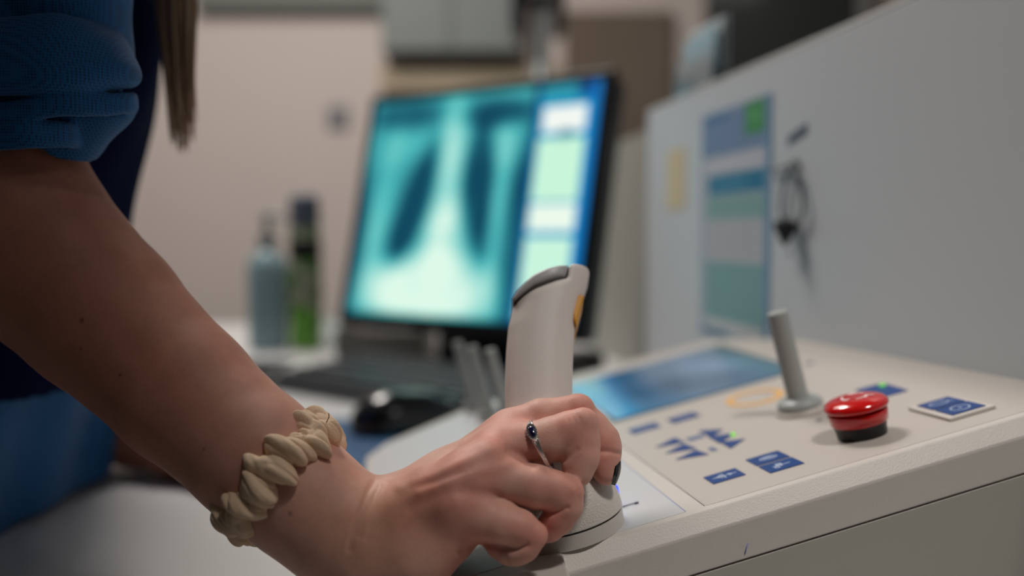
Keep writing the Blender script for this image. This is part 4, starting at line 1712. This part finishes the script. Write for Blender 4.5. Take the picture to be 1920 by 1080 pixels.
# hollow where the arm comes out
hole = Fs.blank()
p_, r_ = K((-60, 420, .445, 168), (20, 300, .4405, 160), (20, 245, .4405, 158))
Fs.chain(hole, p_, r_, .004, pad=.02)
Ds = np.maximum(Ds, -hole)
V, Q = main_piece(*Fs.surface(Ds.astype(np.float32)))
V = relax(V, Q, 3)
o = fast_mesh('rolled_sleeve', V, Q, gown_m)
wpart(o, person)

# gown over the torso
Fg = Field((-.66, .36, .60), (.52, .62, .80), .005)
D = Fg.D
Fg.cone(D, tuple(W(30, -160, .455)), (-.315, .465, 1.16), .046, .058, .02, pad=.05)
Fg.cone(D, (-.315, .465, 1.16), (-.37, .52, 1.245), .058, .078, .02, pad=.05)
Fg.cone(D, (-.37, .52, 1.245), (-.38, .76, 1.245), .080, .078, .03, pad=.06)
Fg.cone(D, (-.385, .64, 1.20), (-.395, .64, 1.02), .115, .120, .02, flat=(1, 0, 0), ff=1.0, pad=.08)
Fg.cone(D, (-.395, .64, 1.02), (-.470, .64, .72), .125, .150, .04, pad=.08)
Fg.cone(D, (-.385, .72, 1.20), (-.470, .74, .72), .115, .140, .05, pad=.08)
Fg.cone(D, (-.36, .55, .90), (-.42, .56, .76), .055, .070, .05, pad=.06)
# left sleeve of the gown down to the resting forearm
Fg.cone(D, (-.38, .78, 1.22), (-.46, .84, 1.03), .075, .062, .03, pad=.06)
Fg.cone(D, (-.46, .84, 1.03), (-.49, .86, .90), .062, .058, .02, pad=.06)
Wp = Fg.world()
wr = np.sin(Wp[..., 1] * 60 + Wp[..., 0] * 55 + 3.0 * np.sin(Wp[..., 2] * 11)) * .55 + np.sin(Wp[..., 1] * 34 - Wp[..., 2] * 26 + 2 * np.sin(Wp[..., 0] * 20)) * .6
amp = np.clip((1.02 - Wp[..., 2]) / .2, .15, 1)
D = D + (wr * amp * .0075).astype(np.float32)
under = np.maximum(np.maximum(-.327 - Wp[..., 0], Wp[..., 2] - .7515), -1)     # stays clear of the desk top
D = np.maximum(D, -under)
V, Q = Fg.surface(D.astype(np.float32))
V = relax(V, Q, 2)
o = fast_mesh('gown', V, Q, gown_m)
wpart(o, person)

# dark tunic front showing between the gown and the hair
Ft = Field((-.45, .44, .84), (.28, .36, .56), .004)
D = Ft.D
Ft.cone(D, (-.345, .62, 1.25), (-.345, .61, 1.06), .115, .112, .02, pad=.06)
Ft.cone(D, (-.345, .61, 1.06), (-.360, .61, .90), .112, .100, .03, pad=.06)
Wp = Ft.world()
D = D + (np.sin(Wp[..., 1] * 70 + 4 * np.sin(Wp[..., 2] * 9)) * .002).astype(np.float32)
V, Q = Ft.surface(D.astype(np.float32))
o = fast_mesh('tunic', relax(V, Q, 2), Q, navy_m)
wpart(o, person)

# hair hanging from above, ending in thin tips
hv, hf = [], []
nh = 170
for i in range(nh):
    u = rng.random()
    x0 = 276 + 90 * u
    tipx = 318 + 46 * (u ** 1.1) + rng.normal(0, 5)
    tipy = 130 + 165 * rng.random() ** .8 - 40 * abs(u - .6)
    z0 = .565 + rng.normal(0, .008)
    pts = []
    rr = []
    r0_ = .0010 + .0010 * rng.random()
    ph = rng.random() * 6
    for k in range(9):
        t = k / 8
        y = -330 + (tipy + 330) * t
        x = x0 + (tipx - x0) * t ** 1.7 + 3 * math.sin(t * 5 + ph)
        pts.append(W(x, y, z0 + .004 * math.sin(t * 4 + ph)))
        rr.append(r0_ * (1 - .8 * t ** 3))
    v_, f_ = tube_data(pts, rr, 5)
    k0 = len(hv)
    hv += v_
    hf += [tuple(q + k0 for q in f) for f in f_]
hair_m = mat('hair_brown', lin(170, 144, 118), .45, mottle=.3, mscale=60)
o = mesh('hair', hv, hf, hair_m, smooth=True)
wpart(o, person)
Fc = Field((-.40, .46, 1.14), (.32, .26, .40), .004)
Fc.chain(Fc.D, [hc + (-.030, 0, .018), hc + (.000, 0, .022)], [.088, .082], .01, pad=.03)
Fc.chain(Fc.D, [hc + (-.060, 0, .0), hc + (-.075, 0, -.10), hc + (-.060, -.02, -.19)], [.070, .055, .040], .03, pad=.03)
face = Fc.blank()
Fc.chain(face, [hc + (.075, 0, -.02), hc + (.075, 0, -.12)], [.062, .060], .01, pad=.03)
Fc.D = np.maximum(Fc.D, -face)
Wp = Fc.world()
Fc.D = Fc.D + (np.sin(Wp[..., 1] * 400) * .0012).astype(np.float32)
V, Q = Fc.surface()
o = fast_mesh('hair', relax(V, Q, 2), Q, hair_m)
wpart(o, person)

# ================================================================== SCRUNCHIE
ax_ = unit(RT * .775 - UP * .632 - FW * .06)
ctr = W(528, 894, .3935)
sc_r = .0272
ua = unit(np.cross(ax_, FW))
ub = np.cross(ax_, ua)
NT, NP = 720, 72
th = np.linspace(0, 2 * math.pi, NT, endpoint=False)
ph = np.linspace(0, 2 * math.pi, NP, endpoint=False)
TH, PH = np.meshgrid(th, ph, indexing='ij')


def smooth_noise(n, k, seed):
    r = np.random.default_rng(seed)
    o_ = np.zeros(n)
    x = np.linspace(0, 2 * math.pi, n, endpoint=False)
    for j in range(1, k + 1):
        o_ += r.normal() * np.cos(j * x + r.random() * 6.28) / j ** .35
    return o_ / np.abs(o_).max()


g1, g2, g3 = smooth_noise(NT, 14, 3), smooth_noise(NT, 16, 5), smooth_noise(NT, 22, 9)
along = g1[:, None] * .0026                                     # the gathered band snakes along the wrist


def waves(seed, ms, ns, cnt):
    r = np.random.default_rng(seed)
    o_ = 0 * TH
    for _ in range(cnt):
        o_ = o_ + r.normal() * np.cos(r.integers(*ms) * TH + r.integers(*ns) * PH + r.random() * 6.28)
    return o_ / np.abs(o_).max()


N1, N2, N3 = waves(4, (5, 13), (-1, 2), 9), waves(11, (10, 22), (-3, 4), 10), waves(21, (40, 80), (-6, 7), 12)
tr = .0052 + .0054 * np.abs(N1) ** .55 - .0016 * (1 - np.abs(N2)) ** 4 + .0013 * N2 + .0003 * N3
wide = 1.15 + .30 * g2[:, None]
rad_ = .0258 + tr * .86 * np.cos(PH)
ala = along + tr * wide * np.sin(PH) + .0023 * np.sin(11 * TH + 1.5 * g3[:, None] + 1)
Pn = ctr + rad_[..., None] * (np.cos(TH)[..., None] * ua + np.sin(TH)[..., None] * ub) + ala[..., None] * ax_
idx = np.arange(NT * NP).reshape(NT, NP)
Q = np.stack([idx, np.roll(idx, -1, 0), np.roll(np.roll(idx, -1, 0), -1, 1), np.roll(idx, -1, 1)], -1).reshape(-1, 4)
scm = mat('scrunchie_cotton', lin(222, 193, 162), .75, bump=.35, bscale=1300, mottle=.07, mscale=90, sheen=.15)
Vc = Pn.reshape(-1, 3)
o = fast_mesh('hair_scrunchie', Vc, Q, scm)
tag(o, 'cream gathered fabric scrunchie worn round the woman\'s wrist', 'scrunchie')
# frayed threads
for pts in (((612, 792, .386), (617, 782, .385), (616, 775, .385)), ((432, 996, .386), (424, 998, .386), (422, 1000, .386)), ((500, 970, .372), (508, 972, .371), (514, 971, .371)),):
    t_ = tube('loose_thread', [W(*q) for q in pts], .00022, mat('thread', lin(120, 96, 76), .8), None, seg=5)
    t_.parent = o

# ================================================================== RING
fa, fb = W(975, 842, .3920), W(1052, 824, .3905)
rx_ = unit(fb - fa)
rx_ = unit(rx_ + .22 * UP * 1.0)
rc = W(1015, 834.5, .3912)
rr0 = 47.5 * .3912 / F
ring = empty('ring', 'silver finger ring with an oval dark blue stone on the woman\'s middle finger', 'ring', Matrix.Translation(rc))
v1 = unit(UP - UP.dot(rx_) * rx_)
v2 = np.cross(rx_, v1)
if v2.dot(FW) > 0: v2 = -v2                    # v2 looks at the camera side
silver = mat('silver', (.82, .80, .78), .18, metal=1)


def rp_(a, off=0.0, sh=0.0):
    """angle measured from the top of the finger towards the camera side"""
    return (rr0 + off) * (math.cos(a) * v1 + math.sin(a) * v2) + sh * rx_


sa_ = math.radians(52)
for sgn in (-1, 1):
    pts, rad = [], []
    for k in range(49):
        t = k / 48
        a = sa_ + math.radians(14) + t * (2 * math.pi - math.radians(28))
        e = min(t, 1 - t)
        pts.append(rp_(a, .0003, sgn * (.0009 * math.exp(-e / .05) + .00035)))
        rad.append(.00050 + .0001 * math.exp(-e / .1))
    o = tube('band', pts, rad, silver, ring, seg=10)
for sgn in (-1, 0, 1):
    pts = [rp_(sa_ + math.radians(12 + k * 5), .0009 + .0002 * (1 - k / 9), sgn * .0011 * (1 - k / 9) + .0004 * (k / 9)) for k in range(10)]
    tube('shank_strand', pts, [.00038] * 10, silver, ring, seg=8)
sc_ = rp_(sa_ - math.radians(2), .0012)
nr = unit(rp_(sa_))
tg = np.cross(rx_, nr)


def stone_pt(a, r, h):
    return sc_ + tg * r * 1.75 * math.cos(a) + rx_ * r * .92 * math.sin(a) + nr * h


vs, fs = [], []
n1_, n2_ = 28, 9
for i in range(n2_):
    t = i / (n2_ - 1) * math.pi / 2
    for k in range(n1_):
        vs.append(stone_pt(2 * math.pi * k / n1_, .00155 * math.cos(t) + 1e-6, .0011 * math.sin(t)))
for i in range(n2_ - 1):
    for k in range(n1_):
        a, b_ = i * n1_ + k, i * n1_ + (k + 1) % n1_
        fs.append((a, b_, b_ + n1_, a + n1_))
fs.append(tuple(reversed(range(n1_))))
mesh('blue_stone', vs, fs, mat('sapphire', lin(8, 14, 52), .05, coat=1), ring, smooth=True)
# bezel plate and a halo of small set stones
vs, fs = [], []
for k in range(36):
    a = 2 * math.pi * k / 36
    for r_, h_ in ((.0016, -.0006), (.0016, .0002), (.0023, .0002), (.0025, -.0006)):
        vs.append(stone_pt(a, r_, h_))
for k in range(36):
    for j in range(4):
        a, b_ = 4 * k + j, 4 * k + (j + 1) % 4
        c_, d_ = (4 * (k + 1) + j) % 144, (4 * (k + 1) + (j + 1) % 4) % 144
        fs.append((a, b_, d_, c_))
mesh('halo', vs, fs, silver, ring, smooth=False)
bm = bmesh.new()
for k in range(18):
    p = stone_pt(2 * math.pi * k / 18, .00212, .00035)
    bmesh.ops.create_icosphere(bm, subdivisions=1, radius=.00034, matrix=Matrix.Translation(p))
me = bpy.data.meshes.new('halo_stones')
bm.to_mesh(me)
bm.free()
me.materials.append(mat('clear_stone', (.9, .9, .92), .12, metal=.8))
link(bpy.data.objects.new('halo_stones', me), ring)
